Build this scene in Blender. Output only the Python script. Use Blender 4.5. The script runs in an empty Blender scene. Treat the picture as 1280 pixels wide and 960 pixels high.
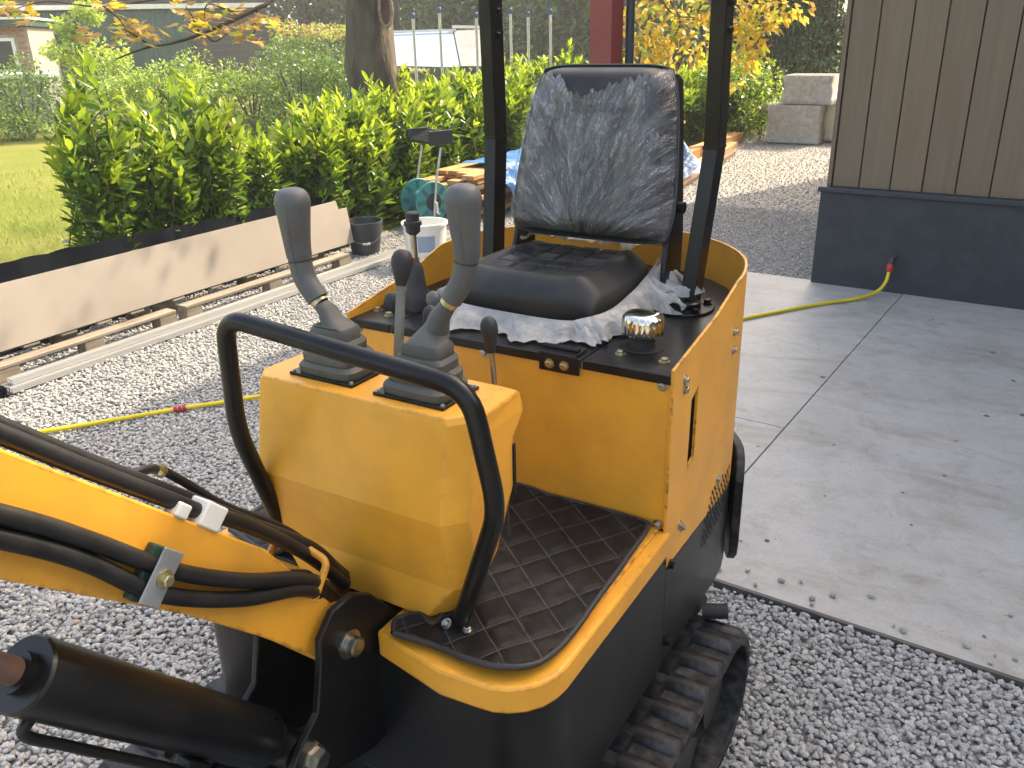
import bpy, bmesh, math, random
import numpy as np
from mathutils import Vector, Matrix, Quaternion
random.seed(7); rng = np.random.default_rng(7)
S = bpy.context.scene
COL = S.collection
R = math.radians

# ---------------- camera, sky, sun, exposure ----------------
cam_d = bpy.data.cameras.new('camera'); cam = bpy.data.objects.new('camera', cam_d); COL.objects.link(cam)
S.camera = cam
cam_d.sensor_width = 36; cam_d.lens = 30.32; cam_d.clip_start = .02; cam_d.clip_end = 600
CR = Vector((.8581, .5130, -.0217)); CD = Vector((.1762, -.3344, -.9258)); CF = Vector((-.4822, .7906, -.3773))
m = Matrix.Identity(4)
for i in range(3):
    m[i][0] = CR[i]; m[i][1] = -CD[i]; m[i][2] = -CF[i]
m[2][3] = 1.75
cam.matrix_world = m
def at(u, v, d):
    """a point on the bearing of photo pixel (u, v), d metres of ground distance from the viewpoint"""
    r = CR*((u-640)/1078) + CD*((v-480)/1078) + CF
    return Vector((0, 0, 1.75)) + r*(d/math.hypot(r.x, r.y))

SUN_EL, SUN_AZ = R(43), R(69)       # azimuth measured from +X towards +Y
sd = Vector((math.cos(SUN_EL)*math.cos(SUN_AZ), math.cos(SUN_EL)*math.sin(SUN_AZ), math.sin(SUN_EL)))
W = bpy.data.worlds.new('World'); S.world = W; W.use_nodes = True
wn = W.node_tree; wn.nodes.clear()
sky = wn.nodes.new('ShaderNodeTexSky'); sky.sky_type = 'NISHITA'; sky.sun_disc = False
sky.sun_elevation = SUN_EL; sky.sun_rotation = math.pi/2 - SUN_AZ
sky.air_density = 1.0; sky.dust_density = 4.0; sky.ozone_density = 1.0
bg = wn.nodes.new('ShaderNodeBackground'); bg.inputs['Strength'].default_value = .15
wo = wn.nodes.new('ShaderNodeOutputWorld')
wn.links.new(sky.outputs[0], bg.inputs[0]); wn.links.new(bg.outputs[0], wo.inputs[0])
sl = bpy.data.lights.new('sun', 'SUN'); sl.energy = 2.0; sl.angle = R(.6); sl.color = (1, .95, .86)
so = bpy.data.objects.new('sun', sl); COL.objects.link(so); so.location = (4, 3, 12)
so.rotation_euler = sd.to_track_quat('Z', 'Y').to_euler()
S.view_settings.view_transform = 'Standard'; S.view_settings.look = 'None'
S.view_settings.gamma = 1; S.view_settings.exposure = 2.12
S.view_settings.use_white_balance = True; S.view_settings.white_balance_temperature = 8100; S.view_settings.white_balance_tint = 10
S.view_settings.use_curve_mapping = False
S.cycles.max_bounces = 8; S.cycles.diffuse_bounces = 4; S.cycles.transparent_max_bounces = 12
S.cycles.use_denoising = True; S.cycles.sample_clamp_indirect = 8

# ---------------- helpers ----------------
def tag(o, label=None, cat=None, group=None, kind=None):
    if label: o['label'] = label
    if cat: o['category'] = cat
    if group: o['group'] = group
    if kind: o['kind'] = kind
    return o
def thing(name, loc, label, cat, group=None):
    o = bpy.data.objects.new(name, None); COL.objects.link(o); o.location = loc
    o.empty_display_size = .1
    return tag(o, label, cat, group)
def wloc(o):
    p = Vector((0, 0, 0))
    while o: p += o.location; o = o.parent
    return p
def finish(name, me, mat, parent, smooth=None, bevel=0, sub=0, solid=0, loc=None):
    for mm in (mat if isinstance(mat, (list, tuple)) else [mat]): me.materials.append(mm)
    o = bpy.data.objects.new(name, me); COL.objects.link(o)
    if parent:
        o.parent = parent; L = wloc(parent)
    else:
        n = len(me.vertices); co = np.empty(n*3, np.float32); me.vertices.foreach_get('co', co); co = co.reshape(-1, 3)
        L = Vector(((co[:, 0].min()+co[:, 0].max())/2, (co[:, 1].min()+co[:, 1].max())/2, co[:, 2].min())); o.location = L
    me.transform(Matrix.Translation(-L))
    if smooth is not None:
        me.polygons.foreach_set('use_smooth', [True]*len(me.polygons))
        if smooth < 180: me.set_sharp_from_angle(angle=R(smooth))
    if solid:
        md = o.modifiers.new('s', 'SOLIDIFY'); md.thickness = solid; md.offset = -1
        md = o.modifiers.new('e', 'EDGE_SPLIT'); md.split_angle = R(50)
    if bevel:
        md = o.modifiers.new('b', 'BEVEL'); md.width = bevel; md.segments = 2; md.limit_method = 'ANGLE'; md.angle_limit = R(40)
        md.harden_normals = False
    if sub:
        md = o.modifiers.new('u', 'SUBSURF'); md.levels = sub; md.render_levels = sub
    return o
def frame_of(t):
    t = Vector(t).normalized(); a = Vector((0, 0, 1)) if abs(t.z) < .9 else Vector((1, 0, 0))
    x = t.cross(a).normalized(); return x, t.cross(x).normalized()
class MB:
    def __init__(s): s.v = []; s.f = []
    def add(s, v, f):
        k = len(s.v); s.v += [tuple(p) for p in v]; s.f += [tuple(i+k for i in q) for q in f]; return s
    def box(s, x0, x1, y0, y1, z0, z1, M=None, o=(0, 0, 0)):
        v = [Vector(p) for p in ((x0,y0,z0),(x1,y0,z0),(x1,y1,z0),(x0,y1,z0),(x0,y0,z1),(x1,y0,z1),(x1,y1,z1),(x0,y1,z1))]
        if M is not None: v = [M @ p + Vector(o) for p in v]
        return s.add(v, [(0,3,2,1),(4,5,6,7),(0,1,5,4),(1,2,6,5),(2,3,7,6),(3,0,4,7)])
    def bar(s, a, b, w, h, up=(0, 0, 1)):
        a, b = Vector(a), Vector(b); t = (b-a).normalized(); x = t.cross(Vector(up)).normalized(); y = x.cross(t)
        v = []
        for p in (a, b):
            v += [p - x*w/2 - y*h/2, p + x*w/2 - y*h/2, p + x*w/2 + y*h/2, p - x*w/2 + y*h/2]
        return s.add(v, [(0,1,2,3),(7,6,5,4),(0,4,5,1),(1,5,6,2),(2,6,7,3),(3,7,4,0)])
    def prism(s, poly, d):
        d = Vector(d); n = len(poly); v = [Vector(p) for p in poly]; v += [p + d for p in v]
        return s.add(v, [tuple(range(n))[::-1], tuple(range(n, 2*n))] + [(i, (i+1) % n, n+(i+1) % n, n+i) for i in range(n)])
    def loft(s, rings, caps=True, closed=True):
        n = len(rings[0]); v = [p for r in rings for p in r]; f = []
        for k in range(len(rings)-1):
            for i in range(n if closed else n-1):
                j = (i+1) % n; f.append((k*n+i, k*n+j, (k+1)*n+j, (k+1)*n+i))
        if caps: f += [tuple(range(n))[::-1], tuple(range((len(rings)-1)*n, len(rings)*n))]
        return s.add(v, f)
    def tube(s, pts, r, n=12, caps=True):
        pts = [Vector(p) for p in pts]; rr = r if isinstance(r, (list, tuple)) else [r]*len(pts)
        rings = []; x = None
        for i, p in enumerate(pts):
            t = (pts[min(i+1, len(pts)-1)] - pts[max(i-1, 0)]).normalized()
            if x is None: x, _ = frame_of(t)
            x = (x - t*x.dot(t)).normalized(); y = t.cross(x)
            rings.append([p + (x*math.cos(a) + y*math.sin(a))*rr[i] for a in [2*math.pi*k/n for k in range(n)]])
        return s.loft(rings, caps)
    def lathe(s, prof, o=(0, 0, 0), axis=(0, 0, 1), n=24, caps=True):
        x, y = frame_of(axis); t = Vector(axis).normalized(); o = Vector(o)
        return s.loft([[o + t*h + (x*math.cos(a) + y*math.sin(a))*max(r, 1e-4) for a in [2*math.pi*k/n for k in range(n)]] for r, h in prof], caps)
    def mesh(s, name):
        me = bpy.data.meshes.new(name); me.from_pydata(s.v, [], s.f)
        bm = bmesh.new(); bm.from_mesh(me); bmesh.ops.recalc_face_normals(bm, faces=bm.faces); bm.to_mesh(me); bm.free()
        return me
    def build(s, name, mat, parent=None, **k): return finish(name, s.mesh(name), mat, parent, **k)
def curve(pts, n=8):
    """Catmull-Rom through pts"""
    P = [Vector(p) for p in pts]; P = [P[0]*2-P[1]] + P + [P[-1]*2-P[-2]]; out = []
    for i in range(1, len(P)-2):
        for k in range(n):
            t = k/n; a, b, c, d = P[i-1], P[i], P[i+1], P[i+2]
            out.append(.5*((2*b) + (c-a)*t + (2*a-5*b+4*c-d)*t*t + (3*b-a-3*c+d)*t**3))
    return out + [P[-2]]
def fillet(pts, r, n=6):
    P = [Vector(p) for p in pts]; out = [P[0]]
    for i in range(1, len(P)-1):
        a, b = (P[i-1]-P[i]).normalized(), (P[i+1]-P[i]).normalized()
        p0, p1 = P[i]+a*r, P[i]+b*r
        for k in range(n+1):
            t = k/n; out.append(p0*(1-t)**2 + P[i]*2*t*(1-t) + p1*t*t)
    return out + [P[-1]]
def inst(name, me, loc, parent=None, axis=None, rot=None, scale=None):
    o = bpy.data.objects.new(name, me); COL.objects.link(o)
    L = Vector(loc)
    if parent: o.parent = parent; L = L - wloc(parent)
    o.location = L
    if axis is not None: o.rotation_euler = Vector(axis).to_track_quat('Z', 'Y').to_euler()
    if rot is not None: o.rotation_euler = rot
    if scale is not None: o.scale = scale if isinstance(scale, (tuple, list)) else (scale,)*3
    return o
def fastmesh(name, V, F, mi=None):
    V = np.asarray(V, np.float32); F = np.asarray(F, np.int32); n, k = F.shape
    me = bpy.data.meshes.new(name); me.vertices.add(len(V)); me.vertices.foreach_set('co', V.ravel())
    me.loops.add(n*k); me.loops.foreach_set('vertex_index', F.ravel())
    me.polygons.add(n); me.polygons.foreach_set('loop_start', np.arange(0, n*k, k, dtype=np.int32))
    if mi is not None: me.polygons.foreach_set('material_index', np.asarray(mi, np.int32))
    me.update(calc_edges=True); me.validate(); return me

# ---------------- materials ----------------
MAT = {}
def nodes(name):
    m = bpy.data.materials.new(name); m.use_nodes = True; MAT[name] = m
    t = m.node_tree; b = t.nodes['Principled BSDF']; return m, t, b
def N(t, k, **kw):
    n = t.nodes.new('ShaderNode'+k)
    for a, v in kw.items():
        if a[0] == '_': n.inputs[a[1:].replace('_', ' ')].default_value = v
        else: setattr(n, a, v)
    return n
def ramp(t, fac, stops):
    r = t.nodes.new('ShaderNodeValToRGB'); e = r.color_ramp.elements
    while len(e) < len(stops): e.new(.5)
    for q, (p, c) in zip(e, stops): q.position = p; q.color = (*c, 1) if len(c) == 3 else c
    t.links.new(fac, r.inputs[0]); return r.outputs[0]
def coords(t, scale=(1, 1, 1), kind='Object', rot=(0, 0, 0)):
    c = N(t, 'TexCoord'); mp = N(t, 'Mapping'); mp.inputs['Scale'].default_value = scale; mp.inputs['Rotation'].default_value = rot
    t.links.new(c.outputs[kind], mp.inputs[0]); return mp.outputs[0]
def noise(t, vec, scale, detail=4, rough=.55, dist=0):
    n = N(t, 'TexNoise'); n.inputs['Scale'].default_value = scale; n.inputs['Detail'].default_value = detail
    n.inputs['Roughness'].default_value = rough; n.inputs['Distortion'].default_value = dist
    t.links.new(vec, n.inputs['Vector']); return n.outputs['Fac']
def bump(t, b, h, s=.3, d=.01):
    n = N(t, 'Bump'); n.inputs['Strength'].default_value = s; n.inputs['Distance'].default_value = d
    t.links.new(h, n.inputs['Height']); t.links.new(n.outputs[0], b.inputs['Normal'])
def simple(name, c0, c1=None, rough=.5, metal=0, sc=6, bs=0, bsc=40, bd=.002, stretch=(1, 1, 1), rvar=.1, spec=.5, coat=0, lo=.35, hi=.65, det=5):
    m, t, b = nodes(name); v = coords(t, stretch); c1 = c1 or tuple(x*.75 for x in c0)
    f = noise(t, v, sc, det)
    t.links.new(ramp(t, f, [(lo, c0), (hi, c1)]), b.inputs['Base Color'])
    mr = N(t, 'MapRange'); mr.inputs[3].default_value = max(.02, rough-rvar); mr.inputs[4].default_value = min(1, rough+rvar)
    t.links.new(noise(t, v, sc*2.3, 3), mr.inputs[0]); t.links.new(mr.outputs[0], b.inputs['Roughness'])
    b.inputs['Metallic'].default_value = metal; b.inputs['Specular IOR Level'].default_value = spec
    b.inputs['Coat Weight'].default_value = coat; b.inputs['Coat Roughness'].default_value = .15
    if bs: bump(t, b, noise(t, v, bsc, 3), bs, bd)
    return m
def paint(name, c, worn, rough, scratch=.5, chips=False, spec=.5):
    """sprayed metal: slight tone drift, grime specks, orange-peel"""
    m, t, b = nodes(name); v = coords(t)
    base = ramp(t, noise(t, v, 3.5, 4), [(.3, c), (.7, tuple(x*.86 for x in c))])
    sp = ramp(t, noise(t, v, 95, 3, .7), [(.69, (0, 0, 0)), (.75, (1, 1, 1))])
    big = ramp(t, noise(t, v, 7, 5, .65), [(.42, (0, 0, 0)), (.72, (1, 1, 1))])
    mu = N(t, 'Math', operation='MULTIPLY'); t.links.new(sp, mu.inputs[0]); t.links.new(big, mu.inputs[1])
    ad = N(t, 'Math', operation='MULTIPLY_ADD', use_clamp=True); ad.inputs[1].default_value = .20; t.links.new(big, ad.inputs[0])
    t.links.new(mu.outputs[0], ad.inputs[2])
    s2 = N(t, 'Math', operation='MULTIPLY'); s2.inputs[1].default_value = scratch; t.links.new(ad.outputs[0], s2.inputs[0])
    mx = N(t, 'MixRGB'); t.links.new(s2.outputs[0], mx.inputs[0]); t.links.new(base, mx.inputs[1]); mx.inputs[2].default_value = (*worn, 1)
    out = mx.outputs[0]
    if chips:      # chipped, grimy edges
        bv = N(t, 'Bevel', samples=4); bv.inputs[0].default_value = .011; g = N(t, 'NewGeometry')
        dt = N(t, 'VectorMath', operation='DOT_PRODUCT'); t.links.new(bv.outputs[0], dt.inputs[0]); t.links.new(g.outputs['Normal'], dt.inputs[1])
        e = ramp(t, dt.outputs['Value'], [(.90, (1, 1, 1)), (.985, (0, 0, 0))])
        nz = ramp(t, noise(t, v, 38, 5, .7), [(.50, (0, 0, 0)), (.60, (1, 1, 1))])
        em = N(t, 'Math', operation='MULTIPLY'); t.links.new(e, em.inputs[0]); t.links.new(nz, em.inputs[1])
        m4 = N(t, 'MixRGB'); t.links.new(em.outputs[0], m4.inputs[0]); t.links.new(out, m4.inputs[1]); m4.inputs[2].default_value = (.09, .05, .03, 1)
        # fine pale scuffs
        sc_ = ramp(t, noise(t, coords(t, (40, 40, 3), rot=(.6, .3, .2)), 3, 4, .7), [(.70, (0, 0, 0)), (.74, (.35, .35, .35))])
        m5 = N(t, 'MixRGB'); t.links.new(sc_, m5.inputs[0]); t.links.new(m4.outputs[0], m5.inputs[1]); m5.inputs[2].default_value = (.62, .42, .18, 1)
        out = m5.outputs[0]
    t.links.new(out, b.inputs['Base Color'])
    mr = N(t, 'MapRange'); mr.inputs[3].default_value = rough-.07; mr.inputs[4].default_value = rough+.15
    t.links.new(noise(t, v, 9, 5), mr.inputs[0]); t.links.new(mr.outputs[0], b.inputs['Roughness'])
    bump(t, b, noise(t, v, 160, 2), .05, .002)
    b.inputs['Specular IOR Level'].default_value = spec
    return m
paint('yellow', (.80, .365, .040), (.20, .10, .04), .36, 1.0, True)
paint('black', (.0050, .0056, .0066), (.05, .047, .043), .28, .9, spec=.28)
paint('red_primer', (.24, .045, .038), (.1, .03, .02), .5)
simple('rubber', (.024, .025, .027), (.015, .015, .017), .62, sc=8, bs=.15, bsc=250, bd=.001)
simple('track_rubber', (.007, .008, .010), (.055, .056, .060), .5, sc=22, bs=.4, bsc=90, bd=.003, lo=.45, hi=.68, spec=.3)
simple('grip_rubber', (.085, .09, .092), (.07, .073, .075), .55, sc=10, bs=.1, bsc=300, bd=.001)
simple('boot_rubber', (.058, .060, .057), (.08, .082, .072), .6, sc=12, bs=.1, bsc=200, bd=.001)
simple('hose_rubber', (.006, .007, .008), (.014, .014, .015), .40, sc=30, spec=.35)
simple('steel', (.45, .44, .41), (.33, .31, .27), .32, metal=1, sc=40)
simple('zinc_yellow', (.55, .50, .30), (.38, .33, .2), .33, metal=1, sc=60)
simple('chrome', (.72, .71, .66), (.62, .60, .55), .13, metal=1, sc=20, rvar=.05)
simple('dull_zinc', (.36, .40, .42), (.28, .31, .32), .5, metal=.7, sc=20)
simple('rust', (.16, .07, .035), (.08, .05, .04), .75, sc=30, bs=.5, bsc=60)
simple('seat_vinyl', (.016, .017, .020), (.040, .039, .034), .46, sc=9, bs=.12, bsc=350, bd=.001, lo=.4, hi=.75, spec=.3)
simple('white_plastic', (.72, .72, .68), (.62, .61, .56), .45, sc=5)
simple('black_plastic', (.028, .034, .038), (.04, .047, .052), .45, sc=8)
simple('membrane', (.006, .007, .010), (.010, .012, .015), .9, spec=.02, sc=3, bs=.4, bsc=9, bd=.01)
simple('teal', (.05, .30, .30), (.06, .24, .24), .45)
simple('dark_teal', (.03, .16, .17), (.03, .13, .14), .45)
simple('clamp_green', (.01, .045, .03), (.008, .035, .025), .5)
simple('alu', (.62, .62, .61), (.52, .52, .51), .36, metal=.6, sc=3, stretch=(8, .3, 8))
simple('laminate', (.33, .29, .245), (.28, .245, .208), .5, sc=1.6, lo=.4, hi=.7)
simple('wood', (.42, .30, .185), (.26, .185, .12), .75, sc=5, stretch=(6, .5, 6), bs=.3, bsc=14)
simple('wood_old', (.30, .255, .195), (.17, .14, .105), .85, sc=5, stretch=(6, .5, 6), bs=.3, bsc=14)
simple('plank_orange', (.56, .29, .115), (.38, .20, .09), .7, sc=4, stretch=(7, .4, 7), bs=.25, bsc=14)
simple('plank_brown', (.22, .125, .07), (.12, .075, .045), .75, sc=4, stretch=(7, .4, 7), bs=.25, bsc=14)
simple('bark', (.125, .10, .07), (.06, .05, .038), .9, sc=9, stretch=(1, 1, .35), bs=.9, bsc=22, bd=.03)
simple('twig', (.07, .055, .035), (.04, .03, .02), .85)
simple('stem', (.10, .12, .035), (.06, .06, .025), .8)
simple('hose_yellow', (.72, .56, .02), (.62, .47, .02), .38)
simple('red_plastic', (.6, .03, .03), (.5, .03, .03), .4)
simple('red_tape', (.42, .02, .05), (.36, .02, .04), .4)
paint('plinth', (.022, .028, .037), (.15, .16, .17), .55, .75)
simple('trim', (.030, .038, .047), (.025, .032, .040), .45, sc=3)
simple('dark_gap', (.02, .017, .013), None, .9)
simple('roof_felt', (.72, .70, .66), (.66, .64, .6), .7)
simple('steel_edge', (.10, .095, .09), (.06, .055, .05), .6)
simple('brick', (.34, .17, .105), (.26, .125, .08), .85, sc=9)
simple('mortar', (.36, .31, .26), None, .9)
simple('shed_timber', (.085, .072, .062), (.055, .046, .042), .85, sc=2, stretch=(.4, .4, 7))
simple('green_sheet', (.025, .075, .058), (.02, .06, .048), .5)
simple('white_paint', (.75, .74, .70), (.66, .65, .6), .5)
simple('roof_pale', (.55, .52, .46), (.44, .41, .37), .8, sc=3)
simple('window_glass', (.03, .04, .045), None, .08)
simple('pale_blue', (.22, .30, .42), (.19, .27, .38), .5)
simple('blue_cap', (.03, .12, .26), None, .3)
simple('block_stone', (.20, .205, .21), (.17, .175, .18), .8, sc=4)
simple('lever_grey', (.17, .175, .155), (.13, .135, .12), .45, metal=.2, sc=20)
simple('blue_bin', (.02, .22, .6), None, .5)
simple('mat_edge', (.022, .022, .026), None, .6)
simple('paper_white', (.6, .58, .52), (.5, .48, .42), .7)
def special():
    # composite cladding board
    m, t, b = nodes('cladding'); v = coords(t, (9, 9, .35))
    oi = N(t, 'ObjectInfo')
    c = ramp(t, noise(t, v, 4, 5), [(.3, (.178, .139, .095)), (.7, (.148, .115, .078))])
    big = ramp(t, noise(t, coords(t, (1, 1, .5)), 1.3, 2), [(.35, (1, 1, 1)), (.75, (1.06, .90, .80))])
    mx = N(t, 'MixRGB', blend_type='MULTIPLY'); mx.inputs[0].default_value = 1; t.links.new(c, mx.inputs[1]); t.links.new(big, mx.inputs[2])
    hs = N(t, 'HueSaturation'); mr = N(t, 'MapRange'); mr.inputs[3].default_value = .9; mr.inputs[4].default_value = 1.1
    t.links.new(oi.outputs['Random'], mr.inputs[0]); t.links.new(mr.outputs[0], hs.inputs['Value']); t.links.new(mx.outputs[0], hs.inputs['Color'])
    t.links.new(hs.outputs[0], b.inputs['Base Color']); b.inputs['Roughness'].default_value = .6
    bump(t, b, noise(t, coords(t, (60, 60, .8)), 5, 3), .06, .002)
    # concrete
    m, t, b = nodes('concrete'); v = coords(t, kind='Object')
    a = ramp(t, noise(t, v, 1.1, 6, .62, .6), [(.28, (.345, .338, .318)), (.5, (.415, .405, .385)), (.72, (.322, .311, .288))])
    st = ramp(t, noise(t, coords(t, (.45, 1.6, 1)), 2.4, 6, .7, 1.2), [(.50, (1, 1, 1)), (.62, (.88, .85, .81)), (.74, (.68, .63, .57))])
    mx = N(t, 'MixRGB', blend_type='MULTIPLY'); mx.inputs[0].default_value = 1; t.links.new(a, mx.inputs[1]); t.links.new(st, mx.inputs[2])
    sp = ramp(t, noise(t, v, 17, 4, .75, 1.5), [(.64, (1, 1, 1)), (.72, (.55, .48, .42))])
    m2 = N(t, 'MixRGB', blend_type='MULTIPLY'); m2.inputs[0].default_value = .9; t.links.new(mx.outputs[0], m2.inputs[1]); t.links.new(sp, m2.inputs[2])
    mo = ramp(t, noise(t, v, 5.5, 7, .72, .4), [(.36, (.84, .825, .80)), (.5, (1, 1, 1)), (.66, (.90, .87, .83))]); po = ramp(t, noise(t, v, 130, 3, .6), [(.30, (.72, .70, .68)), (.42, (1, 1, 1))])
    m6 = N(t, 'MixRGB', blend_type='MULTIPLY'); m6.inputs[0].default_value = 1; t.links.new(m2.outputs[0], m6.inputs[1]); t.links.new(mo, m6.inputs[2])
    m7 = N(t, 'MixRGB', blend_type='MULTIPLY'); m7.inputs[0].default_value = .8; t.links.new(m6.outputs[0], m7.inputs[1]); t.links.new(po, m7.inputs[2])
    t.links.new(m7.outputs[0], b.inputs['Base Color'])
    mr = N(t, 'MapRange'); mr.inputs[3].default_value = .38; mr.inputs[4].default_value = .62
    t.links.new(noise(t, v, 2.2, 5), mr.inputs[0]); t.links.new(mr.outputs[0], b.inputs['Roughness'])
    bump(t, b, noise(t, v, 60, 5, .7), .12, .004)
    # gravel bed and stones
    m, t, b = nodes('gravel_bed'); v = coords(t)
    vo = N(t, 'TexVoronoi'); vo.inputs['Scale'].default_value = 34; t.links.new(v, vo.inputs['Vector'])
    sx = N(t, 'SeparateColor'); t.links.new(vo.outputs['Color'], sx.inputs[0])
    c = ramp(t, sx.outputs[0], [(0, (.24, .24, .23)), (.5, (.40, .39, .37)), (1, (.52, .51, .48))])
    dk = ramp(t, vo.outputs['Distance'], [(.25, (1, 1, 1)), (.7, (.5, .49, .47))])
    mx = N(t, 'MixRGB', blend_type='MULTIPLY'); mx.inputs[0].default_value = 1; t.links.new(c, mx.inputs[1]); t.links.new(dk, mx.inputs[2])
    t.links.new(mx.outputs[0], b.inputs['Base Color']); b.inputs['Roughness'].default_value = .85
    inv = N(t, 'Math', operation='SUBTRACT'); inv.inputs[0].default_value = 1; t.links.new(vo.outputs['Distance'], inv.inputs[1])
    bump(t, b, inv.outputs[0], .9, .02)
    m, t, b = nodes('gravel_stone'); oi = N(t, 'ObjectInfo'); v = coords(t)
    c = ramp(t, oi.outputs['Random'], [(0, (.23, .23, .226)), (.15, (.31, .308, .30)), (.5, (.375, .37, .356)), (.8, (.425, .416, .398)), (.97, (.48, .465, .44)), (1, (.34, .26, .21))])
    n = ramp(t, noise(t, v, 90, 4, .7), [(.35, (.82, .82, .82)), (.65, (1.05, 1.05, 1.05))])
    mx = N(t, 'MixRGB', blend_type='MULTIPLY'); mx.inputs[0].default_value = 1; t.links.new(c, mx.inputs[1]); t.links.new(n, mx.inputs[2])
    t.links.new(mx.outputs[0], b.inputs['Base Color']); b.inputs['Roughness'].default_value = .8
    # lawn
    m, t, b = nodes('lawn'); v = coords(t)
    a = ramp(t, noise(t, v, .45, 5, .6), [(.3, (.165, .215, .04)), (.5, (.24, .265, .06)), (.72, (.33, .315, .105))])
    d = ramp(t, noise(t, v, 30, 4, .7), [(.3, (.7, .75, .6)), (.7, (1.1, 1.1, 1.0))])
    mx = N(t, 'MixRGB', blend_type='MULTIPLY'); mx.inputs[0].default_value = 1; t.links.new(a, mx.inputs[1]); t.links.new(d, mx.inputs[2])
    t.links.new(mx.outputs[0], b.inputs['Base Color']); b.inputs['Roughness'].default_value = .9; b.inputs['Specular IOR Level'].default_value = .1
    bump(t, b, noise(t, v, 80, 3, .8), .8, .05)
    # leaves
    def leaf(name, a, c, tr, rough=.4, trans=.35):
        m, t, b = nodes(name); g = N(t, 'NewGeometry')
        col = ramp(t, g.outputs['Random Per Island'], [(0, a), (.6, tuple((x+y)/2 for x, y in zip(a, c))), (1, c)])
        t.links.new(col, b.inputs['Base Color']); b.inputs['Roughness'].default_value = rough
        tl = N(t, 'BsdfTranslucent'); tl.inputs[0].default_value = (*tr, 1)
        ms = N(t, 'MixShader'); ms.inputs[0].default_value = trans
        t.links.new(b.outputs[0], ms.inputs[1]); t.links.new(tl.outputs[0], ms.inputs[2])
        t.links.new(ms.outputs[0], t.nodes['Material Output'].inputs['Surface'])
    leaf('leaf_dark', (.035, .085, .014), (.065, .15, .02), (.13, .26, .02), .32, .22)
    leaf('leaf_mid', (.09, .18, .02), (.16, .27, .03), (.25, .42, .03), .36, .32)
    leaf('leaf_young', (.27, .39, .03), (.42, .48, .05), (.45, .60, .05), .4, .4)
    leaf('leaf_gold', (.60, .46, .05), (.62, .36, .05), (.9, .68, .08), .5, .45)
    leaf('leaf_copper', (.34, .26, .08), (.40, .21, .08), (.6, .40, .12), .5, .4)
    leaf('leaf_lime', (.26, .40, .05), (.40, .50, .09), (.5, .62, .08), .5, .4)
    leaf('leaf_far', (.10, .17, .05), (.17, .25, .08), (.12, .2, .04), .6, .25)
    leaf('leaf_pine', (.02, .055, .028), (.05, .10, .04), (.05, .1, .03), .6, .15)
    leaf('grass_blade', (.22, .28, .05), (.36, .37, .10), (.3, .4, .05), .6, .3)
    # tarps
    def sheet(name, a, c, rough): 
        m, t, b = nodes(name); v = coords(t)
        t.links.new(ramp(t, noise(t, v, 6, 4), [(.3, a), (.7, c)]), b.inputs['Base Color']); b.inputs['Roughness'].default_value = rough
        bump(t, b, noise(t, v, 11, 5, .6, 1.5), .8, .03)
    sheet('tarp_blue', (.02, .12, .42), (.05, .22, .55), .3)
    sheet('tarp_pale', (.10, .24, .50), (.28, .44, .68), .35)
    # torn / clear plastic film: transparent with milky creases
    def film(name, scale, rot, lo, hi, base, milk, col, rough, bst=.7):
        m, t, b = nodes(name)
        v = coords(t, scale, rot=rot)
        f = ramp(t, noise(t, v, 5, 6, .65, 1.1), [(lo, (base,)*3), (hi, (milk,)*3)])
        b.inputs['Base Color'].default_value = (*col, 1); b.inputs['Roughness'].default_value = rough; b.inputs['Specular IOR Level'].default_value = .8
        tr = N(t, 'BsdfTransparent'); ms = N(t, 'MixShader')
        t.links.new(f, ms.inputs[0]); t.links.new(tr.outputs[0], ms.inputs[1]); t.links.new(b.outputs[0], ms.inputs[2])
        bump(t, b, noise(t, v, 9, 5, .6, 1.2), bst, .01)
        t.links.new(ms.outputs[0], t.nodes['Material Output'].inputs['Surface'])
    # stretched film: pale creases with painted-in highlights fan out from the middle of the lower edge
    m, t, b = nodes('film_clear'); c = N(t, 'TexCoord'); s = N(t, 'SeparateXYZ'); t.links.new(c.outputs['Object'], s.inputs[0])
    zz_ = N(t, 'Math', operation='SUBTRACT'); zz_.inputs[1].default_value = .115; t.links.new(s.outputs[2], zz_.inputs[0])
    th = N(t, 'Math', operation='ARCTAN2'); t.links.new(s.outputs[0], th.inputs[0]); t.links.new(zz_.outputs[0], th.inputs[1])
    v2 = N(t, 'CombineXYZ'); t.links.new(th.outputs[0], v2.inputs[0]); t.links.new(zz_.outputs[0], v2.inputs[1])
    mp = N(t, 'Mapping'); mp.inputs['Scale'].default_value = (1.5, 3.4, 1); t.links.new(v2.outputs[0], mp.inputs[0])
    broad = noise(t, mp.outputs[0], 2.2, 5, .6, 1.4)
    mp2 = N(t, 'Mapping'); mp2.inputs['Scale'].default_value = (6, 5.0, 1); t.links.new(v2.outputs[0], mp2.inputs[0])
    fine = noise(t, mp2.outputs[0], 2.2, 6, .65, 1.8)
    f1 = ramp(t, broad, [(.42, (.0,)*3), (.68, (.30,)*3)]); f2 = ramp(t, fine, [(.52, (.02,)*3), (.545, (.42,)*3), (.575, (.03,)*3), (.64, (.05,)*3), (.665, (.75,)*3), (.71, (.12,)*3)])
    ad = N(t, 'Math', operation='ADD', use_clamp=True); t.links.new(f1, ad.inputs[0]); t.links.new(f2, ad.inputs[1])
    b.inputs['Base Color'].default_value = (.42, .43, .45, 1); b.inputs['Roughness'].default_value = .14; b.inputs['Specular IOR Level'].default_value = .9
    tr = N(t, 'BsdfTransparent'); ms = N(t, 'MixShader'); t.links.new(ad.outputs[0], ms.inputs[0]); t.links.new(tr.outputs[0], ms.inputs[1]); t.links.new(b.outputs[0], ms.inputs[2])
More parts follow.
